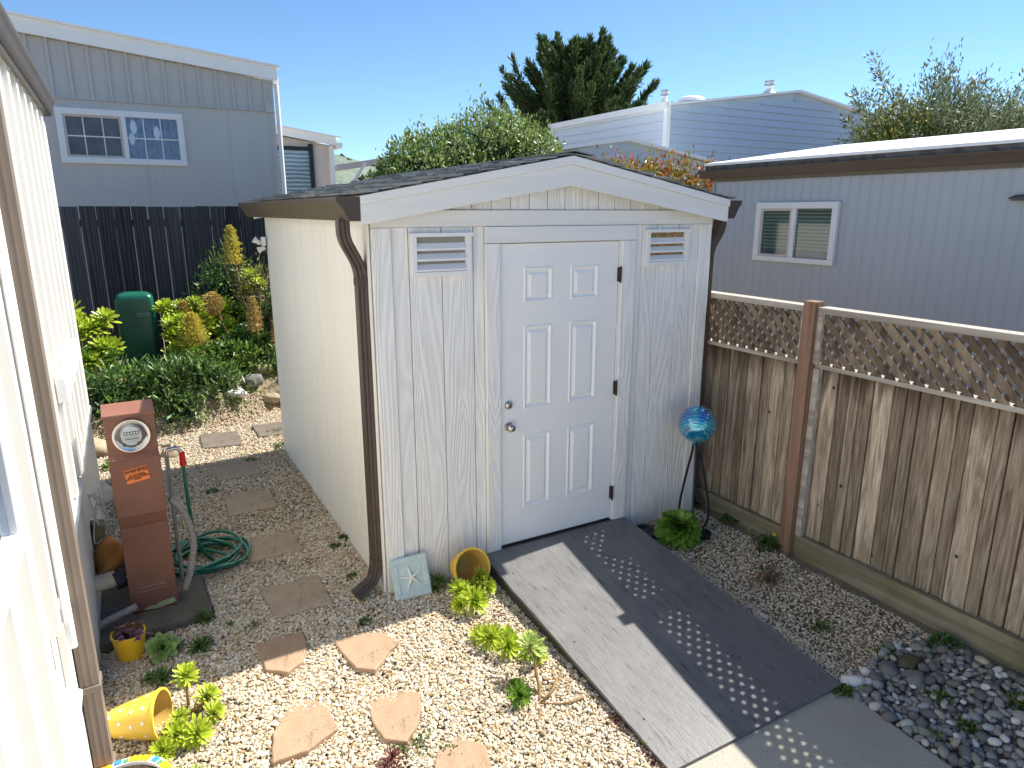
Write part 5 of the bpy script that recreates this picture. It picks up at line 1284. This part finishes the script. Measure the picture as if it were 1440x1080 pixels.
# ------------------------------------------------------------------ leafy plants
def blob_leaves(blobs, n, L, wr, seed, noise_amp=.14, nf=2.2, shell=(.72,1.04), shape='leaf', zmin=-9, up_=.25, droop=0, spray=0):
    q = np.random.default_rng(seed); out = []; vol = np.array([b[3]*b[4]+b[4]*b[5]+b[3]*b[5] for b in blobs]); pick = q.choice(len(blobs), n, p=vol/vol.sum())
    P = []; Dn = []
    for i in pick:
        cx, cy, cz, rx_, ry_, rz_ = blobs[i]; d = q.normal(size=3); d /= np.linalg.norm(d)
        if d[2] < -.6: d[2] = -d[2]
        nz = mnoise.noise(Vector((d[0]*nf+cx*3, d[1]*nf+cy*3, d[2]*nf+cz*3)))+.5*mnoise.noise(Vector((d[0]*nf*3+cx, d[1]*nf*3, d[2]*nf*3)))
        s_ = q.uniform(*shell)**.7*(1+noise_amp*nz*2.2)
        if spray and q.random() < spray: s_ *= q.uniform(1.0, 1.16)
        p_ = np.array((cx+d[0]*rx_*s_, cy+d[1]*ry_*s_, cz+d[2]*rz_*s_))
        if p_[2] < zmin: continue
        P.append(p_); Dn.append(d)
    P = np.array(P); Dn = np.array(Dn); m_ = len(P)
    D_ = Dn*.6+q.normal(size=(m_,3))*.6+np.array((0,0,up_-droop)); N_ = Dn+q.normal(size=(m_,3))*.45+np.array((0,0,.3))
    ln = L*q.uniform(.7, 1.3, m_); return leaves(P, D_, N_, ln, ln*wr, q.uniform(-.1,.25,m_), .12, shape)
def shrub(name, lab, cat_, base, blobs, layers, stems=0, core=None, grp=None, twig='twig', stem_r=.012, seed=1):
    root = thing(name, lab, cat_, base, 0, grp); b0 = np.array(base)
    for k, (n, L, wr, mt, kw) in enumerate(layers):
        V_, F_, U_ = blob_leaves(blobs, n, L, wr, seed*10+k, **kw); npmesh('foliage', V_-b0, F_, M[mt], root, U_, True)
    if stems:
        q = B(); rr_ = random.Random(seed)
        for i in range(stems):
            bl = blobs[i % len(blobs)]; tx = bl[0]+rr_.uniform(-.7,.7)*bl[3]-base[0]; ty = bl[1]+rr_.uniform(-.7,.7)*bl[4]-base[1]; tz = bl[2]+rr_.uniform(.0,.8)*bl[5]-base[2]
            mid = Vector((tx*.35, ty*.35, tz*.55)); q.tube(smooth_path([Vector((tx*.05,ty*.05,-.05)), mid, Vector((tx,ty,tz))]), stem_r, 6, radii=None)
        q.build('stems', M[twig], root, smooth=180)
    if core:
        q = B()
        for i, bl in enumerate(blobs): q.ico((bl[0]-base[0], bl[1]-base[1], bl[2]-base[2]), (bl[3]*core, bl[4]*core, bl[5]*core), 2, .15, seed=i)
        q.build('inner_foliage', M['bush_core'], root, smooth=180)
    return root
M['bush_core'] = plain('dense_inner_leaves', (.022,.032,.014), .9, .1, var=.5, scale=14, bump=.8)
PB = 'plants of the raised bed'
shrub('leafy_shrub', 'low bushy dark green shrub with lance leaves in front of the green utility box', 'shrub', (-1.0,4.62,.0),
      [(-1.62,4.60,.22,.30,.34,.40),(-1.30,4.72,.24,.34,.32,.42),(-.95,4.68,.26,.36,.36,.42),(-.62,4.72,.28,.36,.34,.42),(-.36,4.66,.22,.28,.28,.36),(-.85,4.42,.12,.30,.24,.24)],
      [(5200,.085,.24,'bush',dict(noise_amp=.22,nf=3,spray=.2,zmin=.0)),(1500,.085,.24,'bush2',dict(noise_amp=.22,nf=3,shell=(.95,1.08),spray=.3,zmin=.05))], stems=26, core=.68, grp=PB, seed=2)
shrub('leafy_shrub', 'dark green broad leaved plant by the edging stones at the shed wall', 'shrub', (.10,5.25,.4),
      [(.05,5.25,.62,.30,.26,.28),(.30,5.3,.60,.24,.24,.28)], [(1700,.075,.42,'bush',dict(noise_amp=.2,nf=3,zmin=.3))], stems=8, core=.7, grp=PB, seed=3)
shrub('leafy_shrub', 'tall blue green shrub in front of the dark fence beside the tan flower heads', 'shrub', (.0,5.95,.45),
      [(-.12,5.95,1.25,.30,.22,.42),(.25,5.9,1.10,.28,.24,.50),(.05,5.8,.8,.4,.25,.35)], [(1900,.10,.22,'bush',dict(noise_amp=.3,nf=3,spray=.3)),(400,.10,.22,'bush2',dict(noise_amp=.3,nf=3,spray=.3))], stems=14, core=.5, grp=PB, seed=4)
def aeon_bush(lab, pts, mat, n=30, w=.34, seed=0):
    bx = sum(p_[0] for p_ in pts)/len(pts); by = sum(p_[1] for p_ in pts)/len(pts); bz = .40; root = thing('aeonium_bush', lab, 'succulent', (bx,by,bz), 0, PB); prts = []; q = B(); rr_ = random.Random(seed)
    for i, (x, y, z, r_) in enumerate(pts):
        ax = (rr_.uniform(-.35,.35), -.55+rr_.uniform(-.25,.2), .75); V_, F_, U_ = rosette((x-bx, y-by, z-bz), ax, r_, n+18, w*.56, seed=seed*31+i, cup=.10); npmesh('rosette', V_, F_, M[mat], root, U_, True)
        q.tube(smooth_path([Vector(((x-bx)*.4,(y-by)*.4+.1,-.05)), Vector(((x-bx)*.9,(y-by)+.06,(z-bz)*.5)), Vector((x-bx,y-by,z-bz-.02))]), .014, 6)
    q.build('stems', M['stem'], root, smooth=180); return root
rr = random.Random(9)
def scatter(x0, x1, z0, z1, n, r0, r1, y0=5.1, y1=5.6):
    out = []
    for i in range(n):
        z = rr.uniform(z0, z1); out.append((rr.uniform(x0, x1), y0+(y1-y0)*(z-z0)/(z1-z0+1e-6)+rr.uniform(-.08,.08), z, rr.uniform(r0, r1)))
    return out
aeon_bush('big clump of green succulent heads left of the green utility box', scatter(-2.0,-1.42,.66,1.36,30,.13,.20), 'aeon_lime', seed=1)
aeon_bush('darker green succulent heads low at the left foot of the utility box', scatter(-1.75,-1.42,.55,.90,7,.12,.16,4.95,5.2), 'aeon_green', seed=6)
aeon_bush('bright lime succulent heads immediately right of the green utility box', scatter(-.84,-.46,.66,1.28,22,.12,.17), 'aeon_lime', seed=2)
aeon_bush('lime succulent heads between the gold flower cone and the tan flower ball', scatter(-.50,-.10,.78,1.22,16,.12,.17,5.3,5.7), 'aeon_lime', seed=3)
aeon_bush('green succulent heads below the tan flower ball near the shed wall', scatter(-.20,.26,.66,1.18,16,.13,.17,5.2,5.6), 'aeon_green', seed=4)
aeon_bush('yellow green succulent head showing by the shed wall under the bare twigs', [(.20,5.55,1.55,.16),(.30,5.6,1.45,.13),(.12,5.5,1.38,.10)], 'aeon_lime', seed=5)
def flowerhead(lab, x, y, z, h_, r_, mt, stalk, n=900, seed=0, conic=.6, ball=False):
    r_ *= .82; n = int(n*1.3)
    root = thing('flower_spike', lab, 'flower', (x, y, .45), 0, 'succulent flower heads in the raised bed'); q = np.random.default_rng(seed)
    t_ = q.uniform(0, 1, n); a = q.uniform(0, 6.283, n); prof = np.sqrt(np.clip(1-(2*t_-1)**2,0,1)) if ball else np.sqrt(np.clip(1-(1.25*t_-.25)**2, 0, 1))*(1-.35*t_)
    rad = r_*prof*q.uniform(.25, 1.0, n)*(1+.30*np.sin(a*7+t_*23)*q.uniform(0,1,n))*(1+.22*np.sin(t_*38)); P = np.stack([rad*np.cos(a), rad*np.sin(a), (z-.45)+h_*t_], 1); D_ = np.stack([np.cos(a), np.sin(a), .5+0*a], 1)+q.normal(size=(n,3))*.35
    V_, F_, U_ = leaves(P, D_, q.normal(size=(n,3))+np.array((0,0,1)), q.uniform(.018,.034,n), .013, .1, .3, 'round'); npmesh('blossoms', V_, F_, M[mt], root, U_, False)
    s_ = B(); s_.tube(smooth_path([Vector((stalk[0]-x, stalk[1]-y, stalk[2]-.45)), Vector(((stalk[0]-x)*.4, (stalk[1]-y)*.4, (stalk[2]+z)/2-.45)), Vector((0,0,z+h_*.8-.45))]), .014, 7); s_.build('stalk', M['stem'], root, smooth=180)
    return root
flowerhead('large yellow gold flower cone just right of the lime succulents by the utility box', -.58, 5.05, .82, .36, .20, 'flower_gold', (-.38,4.9,.55), 1500, 1)
flowerhead('small tan flower head poking up behind the large gold cone', -.62, 5.5, 1.05, .22, .11, 'flower_tan', (-.55,5.5,.5), 600, 2)
flowerhead('round tan flower ball on a leaning brown stalk', -.30, 5.35, 1.10, .27, .14, 'flower_tan', (.02,5.1,.5), 900, 3, ball=True)
flowerhead('tall gold flower cone highest against the dark fence', .03, 5.75, 1.68, .48, .15, 'flower_gold', (.2,5.6,.5), 1300, 4)
flowerhead('narrow tan flower cone close to the shed wall', .12, 5.1, .90, .42, .11, 'flower_tan', (.2,5.1,.5), 800, 5)
flowerhead('tan flower cone half hidden by the edge of the shed wall', .36, 5.0, .72, .34, .10, 'flower_tan', (.4,5.1,.5), 500, 6)
flowerhead('little tan flower cluster low down right of the leaning stalk', -.10, 4.95, .50, .16, .10, 'flower_tan', (0,5,.4), 400, 7)
shrub('leafy_shrub', 'fresh green leafy filler plant between the flower stalks and the edging stones', 'shrub', (-.12,5.0,.3), [(-.25,5.05,.55,.34,.24,.26),(.08,5.0,.50,.26,.2,.22)], [(1500,.08,.36,'bush2',dict(noise_amp=.25,nf=3,zmin=.25,spray=.3))], stems=8, core=.6, grp=PB, seed=12)
# bare twigs by the shed wall
tw = thing('bare_shrub', 'bare twiggy shrub with a few yellow leaves rising beside the shed corner', 'shrub', (.25,5.4,.5)); q = B(); rr = random.Random(4); tips = []
for i in range(16):
    a = rr.uniform(-.6,.5); l_ = rr.uniform(.9,1.55); p0 = Vector((rr.uniform(-.06,.06),rr.uniform(-.1,.1),0)); p1_ = p0+Vector((a*.25,rr.uniform(-.1,.1),l_*.45)); p2_ = p0+Vector((a*.75,rr.uniform(-.2,.2),l_)); q.tube(smooth_path([p0,p1_,p2_]), .006, 5); tips.append(p2_)
    for k in range(3): m_ = p1_.lerp(p2_, rr.random()); e_ = m_+Vector((rr.uniform(-.25,.2),rr.uniform(-.1,.1),rr.uniform(.1,.35))); q.tube([m_, e_], .0035, 4); tips.append(e_)
q.build('twigs', M['twig'], tw, smooth=180); P_ = np.array([t_[:] for t_ in tips for _ in range(5)])+np.random.default_rng(2).normal(size=(len(tips)*5,3))*.03
V_, F_, U_ = leaves(P_, np.random.default_rng(3).normal(size=P_.shape), np.random.default_rng(4).normal(size=P_.shape), .04, .02); npmesh('leaves', V_, F_, M['olive2'], tw, U_, True)

# hedge mound behind the shed
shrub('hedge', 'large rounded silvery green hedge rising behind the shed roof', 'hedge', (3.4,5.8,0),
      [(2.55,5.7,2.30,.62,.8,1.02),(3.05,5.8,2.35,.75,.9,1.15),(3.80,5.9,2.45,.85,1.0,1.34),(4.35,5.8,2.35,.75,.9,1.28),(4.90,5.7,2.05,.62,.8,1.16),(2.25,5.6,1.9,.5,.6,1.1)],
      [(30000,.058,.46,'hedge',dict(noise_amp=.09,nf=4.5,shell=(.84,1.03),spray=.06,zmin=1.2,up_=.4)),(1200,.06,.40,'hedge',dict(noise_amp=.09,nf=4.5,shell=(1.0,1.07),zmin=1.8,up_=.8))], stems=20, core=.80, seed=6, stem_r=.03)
shrub('photinia', 'red and yellow leaved bush between the shed roof and the blue-grey house', 'shrub', (5.1,3.5,0),
      [(4.35,3.5,2.35,.50,.45,.60),(4.95,3.6,2.30,.55,.5,.66),(5.5,3.5,2.3,.55,.5,.62),(6.0,3.3,2.10,.45,.5,.62)],
      [(7500,.062,.36,'photinia',dict(noise_amp=.22,nf=3.5,spray=.2,zmin=1.6,up_=.6)),(900,.06,.34,'photinia_red',dict(noise_amp=.25,nf=3.5,shell=(.98,1.14),spray=.5,zmin=2.2,up_=.9))], stems=30, core=.72, seed=7)

def tree(name, lab, base, limbs, tuft, mt, trunk_r, h_, seed, grp=None, twig_r=.02, bark='bark'):
    """limbs: list of (start z, azimuth, length, rise, curl); tuft(rng, pts, dirs) -> leaves"""
    root = thing(name, lab, 'tree', base, 0, grp); q = B(); rr_ = random.Random(seed)
    q.tube([(0,0,-.2),(.05,.02,h_*.3),(-.04,.05,h_*.62),(0,0,h_*.93)], trunk_r, 10, radii=[trunk_r,trunk_r*.8,trunk_r*.5,trunk_r*.08])
    P = []; D_ = []
    for (z0, az_, ln, rise, curl) in limbs:
        d = Vector((math.cos(az_), math.sin(az_), 0)); pts = []
        for k in range(7):
            t_ = k/6; pts.append(Vector((0,0,z0))+d*ln*(t_-.25*curl*t_*t_)+Vector((0,0,ln*(rise*t_+curl*.55*t_*t_))))
        pts = [p_+Vector((rr_.uniform(-1,1),rr_.uniform(-1,1),rr_.uniform(-1,1)))*ln*.02 for p_ in pts]
        q.tube(pts, trunk_r*.2, 5, radii=[trunk_r*(.22-.2*k/6)*min(1,ln/3) for k in range(7)])
        for k in range(6):
            for s_ in np.linspace(0, 1, 6, endpoint=False): P.append(pts[k].lerp(pts[k+1], s_)); D_.append(((pts[k+1]-pts[k]).normalized(), (k+s_)/6, ln))
    q.build('trunk', M[bark], root, smooth=180)
    V_, F_, U_ = tuft(np.random.default_rng(seed), P, D_); npmesh('crown', V_, F_, M[mt], root, U_, True); return root
def cyp_tuft(q, P, D_):
    pp = []; dd = []; ll = []
    for p_, (d, t_, ln) in zip(P, D_):
        if t_ < .22: continue
        wdt = .20*ln*.30*(1.05-t_)+.05
        for _ in range(24):
            sd = q.normal(size=3); off_ = sd*wdt*.50; pp.append(np.array(p_)+off_); v_ = np.array(d)*1.1+sd*.42+np.array((0,0,.28)); dd.append(v_); ll.append(q.uniform(.09,.24))
    pp = np.array(pp); dd = np.array(dd); ll = np.array(ll); return leaves(pp, dd, q.normal(size=pp.shape), ll, ll*.24, .1, .2, 'blade')
rr = random.Random(12); limbs = []
for i in range(230):
    t_ = rr.random(); z0 = 2.4+4.9*t_; ln = (3.5*(1-t_)**.75+.85)*rr.uniform(.7,1.1); limbs.append((z0, rr.uniform(0,6.283), ln, .30+.75*t_, .35+.25*rr.random()))
for i in range(12): limbs.append((6.2, rr.uniform(0,6.283), rr.uniform(.8,1.5), 1.4, .3))
tree('cypress_tree', 'dark green cypress with upswept feathery limbs behind the white house', (15.0,20,0), limbs, cyp_tuft, 'cypress', .32, 8.8, 3)
def thin_tuft(L, per, spread, wr=.3, start=.3):
    def f(q, P, D_):
        pp = []; dd = []
        for p_, (d, t_, ln) in zip(P, D_):
            if t_ < start: continue
            for _ in range(per):
                sd = q.normal(size=3); pp.append(np.array(p_)+sd*spread*(1.1-t_*.7)); dd.append(np.array(d)*.9+sd*.7)
        pp = np.array(pp); return leaves(pp, np.array(dd), q.normal(size=pp.shape)+np.array((0,0,.6)), L*q.uniform(.6,1.3,len(pp)), L*wr, .1, .15)
    return f
limbs = [(rr.uniform(.6,2.9), rr.uniform(0,6.283), rr.uniform(1.0,2.15), rr.uniform(.7,1.35), rr.uniform(-.2,.25)) for i in range(190)]
ot1 = tree('olive_tree', 'airy grey green tree with thin upright shoots behind the white roof edge', (14.0,5.0,.2), limbs, thin_tuft(.095, 9, .12, .36, .2), 'olive', .13, 3.9, 5)
limbs = [(rr.uniform(.5,2.4), rr.uniform(0,6.283), rr.uniform(.8,1.6), rr.uniform(.6,1.2), rr.uniform(-.2,.25)) for i in range(90)]
ot2 = tree('olive_tree', 'second grey green tree with wispy shoots running out of frame at the right', (16.6,5.2,.1), limbs, thin_tuft(.095, 9, .13, .36, .2), 'olive', .11, 3.5, 6)
shrub('leafy_shrub', 'yellow green bush below the airy tree where it meets the lap-sided house', 'shrub', (12.4,5.0,0),
      [(12.05,5.0,3.0,.55,.6,.95),(12.75,5.0,3.1,.65,.6,1.15),(13.4,5.0,2.9,.6,.6,.9)], [(4200,.10,.36,'olive2',dict(noise_amp=.3,nf=3.5,spray=.3,zmin=2.0)),(1500,.10,.34,'bush',dict(noise_amp=.3,nf=3,zmin=2.0))], stems=10, core=.6, seed=8)
shrub('leafy_shrub', 'dense olive brown bush at the right edge above the white roof', 'shrub', (15.9,4.8,0),
      [(14.7,5.0,2.9,.9,.6,1.0),(15.8,4.8,3.0,1.0,.7,1.15),(16.9,4.6,3.1,1.0,.7,1.35)], [(4500,.10,.36,'olive2',dict(noise_amp=.3,nf=3.5,spray=.3,zmin=2.0)),(4200,.10,.34,'olive',dict(noise_amp=.3,nf=3,zmin=2.0))], stems=10, core=.6, seed=9)
limbs = [(rr.uniform(3,6.5), rr.uniform(0,6.283), rr.uniform(.6,1.6), rr.uniform(.3,1), .3) for i in range(30)]
tree('conifer_tree', 'distant conifer top just showing over the lap-sided roof', (24.4,22,0), limbs, thin_tuft(.3, 5, .12, .2, .1), 'cypress', .2, 7.6, 7)
for ot, bl, n_ in ((ot1, [(-.9,0,3.0,.8,.7,1.15),(.1,0,3.35,.9,.8,1.6),(1.1,0,3.2,.9,.7,1.4),(.3,0,2.4,1.5,.7,.9)], 21000), (ot2, [(-.9,0,2.6,.9,.7,1.1),(.3,0,2.9,1.0,.8,1.2)], 10000)):
    V_, F_, U_ = blob_leaves(bl, n_, .085, .34, 91, noise_amp=.28, nf=3, shell=(.35,1.03), spray=.15, up_=.9); npmesh('outer_foliage', V_, F_, M['olive'], ot, U_, True)
# yellowish bush seen under the carport
shrub('leafy_shrub', 'small yellow bush glimpsed under the distant carport roof', 'shrub', (6.1,17.4,0), [(5.9,17.4,2.6,.5,.5,.7),(6.9,17.4,2.5,.5,.5,.6)], [(1400,.12,.4,'olive2',dict(noise_amp=.2))], core=.7, seed=10)

# ------------------------------------------------------------------ river pebbles and rocks in the corner by the path
GPB = 'river pebbles in the corner bed'
protos = []
tones = {'dark grey': (.185,.18,.17), 'mid grey': (.34,.33,.31), 'greenish grey': (.28,.285,.24), 'pale grey': (.50,.50,.47), 'white': (.76,.74,.69), 'tan': (.52,.43,.32)}
for k in range(12):
    tn = list(tones)[k%6]; c0 = tones[tn]
    if k < 6: M['peb_'+tn] = rock('pebble_'+tn.replace(' ', '_'), mul(c0,.8), mul(c0,1.15), 40)
    b = B(); b.ico((0,0,0), (1, random.uniform(.70,.92), random.uniform(.58,.8)), 3, .06, seed=40+k, fr=1.2); me = bpy.data.meshes.new('river_pebble'); me.from_pydata(b.v, [], b.f); me.materials.append(M['peb_'+tn]); me.shade_smooth(); protos.append(me)
rocks = [((1198,962),(.075,.035,.03),'rock_white','long white rock in the weeds at the corner of the ramp and path',-.5),((1230,958),(.045,.035,.032),'rock_grey','small round grey rock right of the long white rock',.3),
         ((1250,946),(.065,.045,.035),'rock_grey','rough grey rock between the flat olive stone and the white rock',.2),((1280,933),(.085,.05,.022),'rock_olive','flat olive brown stone between gravel and pebbles',.1),
         ((1287,960),(.058,.052,.042),'rock_grey','largest dark grey rounded rock at the top of the pebbles',.5),((1206,984),(.033,.028,.026),'river','oval striped grey pebble at the path edge, first of the bed',.9)]
rt_i = np.array(rt[:]); up_i = np.array(up[:]); fw_i = np.array(fw[:])
def measured(u, v):          # survey helper: photo measurement -> ground position
    d = fw+rt*((u-720)/FPX)-up*((v-540)/FPX); z = 0
    for _ in range(6):
        t_ = (z-CAMP.z)/d.z; p_ = CAMP+d*t_; z = Hf(p_.x, p_.y)
    return p_
taken = []
for (u, v_), r_, mt, lb_, a in rocks:
    p_ = measured(u, v_); boulder('rock', lb_, p_.x, p_.y, r_, mt, int(u), .5, None, a); taken.append((p_.x, p_.y, max(r_)*.85))
rr = random.Random(21); cand = []; tries = 0
def framed(x, y):
    d = Vector((x, y, Hf(x,y)))-CAMP; w_ = d.dot(fw); u = 720+FPX*d.dot(rt)/w_; v_ = 540-FPX*d.dot(up)/w_; return u < 1455 and v_ < 1095
while len(cand) < 300 and tries < 60000:
    tries += 1; x = rr.uniform(1.865, 2.60); y = rr.uniform(-3.0, -1.84)
    if y > -1.93-.10*math.sin(x*5)+.12*(x-2.2): continue
    if not framed(x, y): continue
    s_ = rr.choice((.014,.017,.019,.022,.025,.030)); 
    if all((x-a)**2+(y-b_)**2 > (.66*(s_+c_))**2 for a, b_, c_ in taken): taken.append((x, y, s_)); cand.append((x, y, s_))
def framed(x, y):
    d = Vector((x, y, Hf(x,y)))-CAMP; w_ = d.dot(fw); u = 720+FPX*d.dot(rt)/w_; v_ = 540-FPX*d.dot(up)/w_; return u < 1465 and v_ < 1105
vis = [c_ for c_ in cand if framed(c_[0], c_[1])]; vis.sort(key=lambda c_: -c_[2]); vis = vis[:300]
for i, (x, y, s_) in enumerate(vis):
    pk_ = rr.choices(range(12), (5,5,3,2,1.6,1.2)*2)[0]; o = bpy.data.objects.new('river_pebble', protos[pk_]); COL.objects.link(o); o.location = (x, y, Hf(x, y)+s_*.62+rr.uniform(.0,.010)); o.scale = (s_*rr.uniform(.95,1.35), s_, s_*rr.uniform(.8,1.05))
    o.rotation_euler = (rr.uniform(-.45,.45), rr.uniform(-.45,.45), rr.uniform(0, 6.28)); tag(o, ('large ' if s_ > .024 else 'small ' if s_ < .017 else 'medium ')+list(tones)[pk_%6]+' smooth river pebble in the corner bed by the concrete path', 'pebble', GPB)
q = np.random.default_rng(8); x = q.uniform(1.86,2.60,5200); y = q.uniform(-3.1,-1.82,5200); k_ = y < -1.84-.10*np.sin(x*5)+.12*(x-2.2); x, y = x[k_], y[k_]
V_, F_ = stones(x, y, H(x,y)+q.uniform(-.012,.002,len(x)), q.lognormal(-4.45,.3,len(x)), 9); tag(npmesh('small_pebbles', V_, F_, M['river'], smooth=True), 'small dark pebbles and grit filling the gaps between the river pebbles', 'grit', kind='stuff')

# ------------------------------------------------------------------ weeds, flowers, dry bits
def weed(lab, u, v_, r_, n, h_, mt='weed', L=.018, wr=.55, shape='round', name='weed', cat_='weed', grp='weeds between stones and gravel', xy=None, cen=None):
    p_ = measured(u, v_) if xy is None else Vector((xy[0], xy[1], Hf(*xy))); q = np.random.default_rng(int(u*7+v_)); a = q.uniform(0,6.283,n); rad = r_*np.sqrt(q.uniform(0,1,n))*(1+.35*np.sin(a*3+u))
    P = np.stack([rad*np.cos(a), rad*np.sin(a)*.8, q.uniform(.1,1,n)*h_*(1.1-rad/r_*.6)], 1); D_ = np.stack([np.cos(a), np.sin(a), q.uniform(.2,1.2,n)], 1)+q.normal(size=(n,3))*.5
    V_, F_, U_ = leaves(P, D_, q.normal(size=(n,3))*.4+np.array((0,0,1)), L*q.uniform(.7,1.4,n), L*wr, .1, .15, shape); root = thing(name, lab, cat_, p_, 0, grp); npmesh('leaves', V_, F_, M[mt], root, U_, True)
    return root
def sprout(lab, u, v_, n, h_, name='grass_tuft', mt='grass', sp=.5):
    p_ = measured(u, v_); q = np.random.default_rng(int(u+v_)); a = q.uniform(0,6.283,n); P = np.stack([.012*np.cos(a), .012*np.sin(a), 0*a], 1); D_ = np.stack([np.cos(a)*sp, np.sin(a)*sp, 1+0*a], 1)+q.normal(size=(n,3))*.15
    V_, F_, U_ = leaves(P, D_, q.normal(size=(n,3)), h_*q.uniform(.5,1.1,n), .004, .2, .1, 'blade'); o = npmesh(name, V_, F_, M[mt], UV=U_, smooth=True, loc=p_); return tag(o, lab, 'grass', 'grass tufts')
weed('spreading low green weed in front of the squarish flagstone', 578, 1046, .10, 420, .025, L=.011)
weed('green weed at the edge of the mauve flagstone by the frame bottom', 632, 1058, .06, 160, .02, L=.011)
weed('weed filling the corner between ramp end, path and white rock', 1186, 975, .055, 220, .03)
weed('leafy weed under the kerb at the top of the pebble bed', 1325, 908, .075, 420, .06, 'bush', L=.022)
weed('low weed beside the flat olive brown stone', 1245, 920, .045, 160, .03)
weed('weed growing in the gravel near the far right of the ramp', 1155, 885, .05, 130, .03)
weed('weed in the middle of the river pebbles', 1320, 985, .06, 240, .04, L=.022)
weed('weed low in the river pebbles near the path', 1362, 1025, .05, 200, .035, L=.02)
weed('weed at the right edge of the river pebbles', 1430, 990, .06, 220, .04, L=.022)
weed('round weed patch above the right edge of the pebble bed', 1425, 930, .05, 180, .03)
weed('small weed in the gravel left of the middle paver', 298, 693, .05, 120, .02, 'aeon_dark')
weed('weed at the top edge of the third paver by the shed wall', 352, 650, .05, 120, .03)
weed('green weeds at the foot of the shed wall beside the sunlit strip', 398, 628, .09, 240, .04, 'weed')
weed('weed below the foot of the shed wall beyond the pavers', 385, 608, .10, 160, .025, 'weed')
weed('weed against the shed wall left of the downspout, nearest it', 484, 758, .03, 90, .03)
weed('weed on the gravel behind the downspout elbow', 472, 770, .035, 110, .02)
weed('weed poking out beneath the downspout elbow', 493, 812, .03, 80, .02)
weed('small weed at the foot of the first flagstones in shadow', 513, 878, .03, 70, .02)
weed('red stonecrop patch beside the lower left corner of the ramp', 872, 1018, .085, 420, .02, 'maroon', L=.010, name='stonecrop', cat_='ground plant')
weed('green and red stonecrop at the very foot of the ramp', 925, 1066, .07, 300, .02, 'maroon', L=.010, name='stonecrop', cat_='ground plant')
weed('bright weeds inside the coil of the green hose', 283, 780, .13, 320, .04, 'bush2', L=.022)
weed('green weeds on the sunny ground by the peach boulder', 165, 655, .12, 260, .05, 'bush2', L=.03)
fl_ = weed('row of low green leaves with a yellow flower along the fence kickboard', 1085, 768, .12, 420, .06, 'weed', L=.024, name='flowering_weed', cat_='flower', grp=None)
for dx, dy in ((-.0,-.01),(.012,.006)):
    q = B()
    for k in range(5):
        a = k*1.256; q.add([(dx,dy,.085),(dx+.011*math.cos(a-.5),dy-.004+.011*math.sin(a-.5),.092),(dx+.018*math.cos(a),dy-.004+.018*math.sin(a),.094),(dx+.011*math.cos(a+.5),dy-.004+.011*math.sin(a+.5),.092)], [(0,1,2,3)])
    q.build('petals', M['petal'], fl_)
weed('low green weeds at the foot of the fence under the kickboard, by the shed', 1035, 732, .13, 360, .05, 'weed', L=.024)
weed('tiny white flowered weed along the fence foot', 1062, 748, .05, 120, .04, 'aeon_pale', L=.012)
sprout('grass tuft at the lower left corner of the ramp', 905, 1048, 26, .05); sprout('short grass tuft at the join of ramp and path', 1000, 1041, 22, .035); sprout('wispy grass tuft growing in the pebbles by the path', 1308, 1040, 40, .08)
sprout('grass tuft at the right end of the ramp and path join', 1110, 992, 16, .03); sprout('thin grass at the ramp corner near the white rock', 1150, 965, 14, .04)
# dried shrub in the gravel beside the ramp
p_ = measured(1080, 818); ds_ = thing('dried_plant', 'dried brown plant with one green leaf in the shaded gravel right of the ramp', 'plant', p_); q = B(); rr = random.Random(2); P_ = []
for i in range(22):
    a = rr.uniform(0,6.28); e_ = Vector((.10*math.cos(a)*rr.random(), .10*math.sin(a)*rr.random(), rr.uniform(.03,.15))); q.tube(smooth_path([Vector((0,0,0)), e_*.5+Vector((0,0,.03)), e_]), .0022, 4); P_ += [e_*rr.uniform(.5,1) for _ in range(9)]
q.build('twigs', M['twig'], ds_, smooth=180); P_ = np.array([e_[:] for e_ in P_]); qq = np.random.default_rng(1)
V_, F_, U_ = leaves(P_, qq.normal(size=P_.shape), qq.normal(size=P_.shape), .016, .008); npmesh('dry_leaves', V_, F_, M['dry'], ds_, U_, True)
V_, F_, U_ = leaves(np.array([(-.08,0,.13),(-.09,.01,.12),(-.07,0,.12),(-.085,-.01,.13)]), np.array([(-1,-.3,.3),(-.4,-1,0),(-.2,.5,.8),(-.6,-.6,-.4)]), np.array([(0,-.5,1)]*4), .04, .03); npmesh('green_leaf', V_, F_, M['aeon_green'], ds_, U_, True)
V_, F_, U_ = leaves(np.random.default_rng(5).normal(size=(160,3))*np.array((.05,.04,.004))+np.array((0,0,.012)), qq.normal(size=(160,3)), np.array([(0,0,1)]*160)+qq.normal(size=(160,3))*.3, .02, .012); npmesh('fallen_leaves', V_, F_, M['dry'], ds_, U_, True)
# scattered dry leaf litter
n = 260; qq = np.random.default_rng(77); x = qq.uniform(-1.5,2.6,n); y = qq.uniform(-2.0,4.2,n); k_ = keepg(x, y); x, y = x[k_], y[k_]; n = len(x)
V_, F_, U_ = leaves(np.stack([x, y, H(x,y)+.014], 1), qq.normal(size=(n,3))*np.array((1,1,.1)), qq.normal(size=(n,3))*.3+np.array((0,0,1)), qq.uniform(.008,.022,n), .008); tag(npmesh('leaf_litter', V_, F_, M['dry'], UV=U_), 'tiny dry leaves scattered over the gravel', 'leaf litter', kind='stuff')
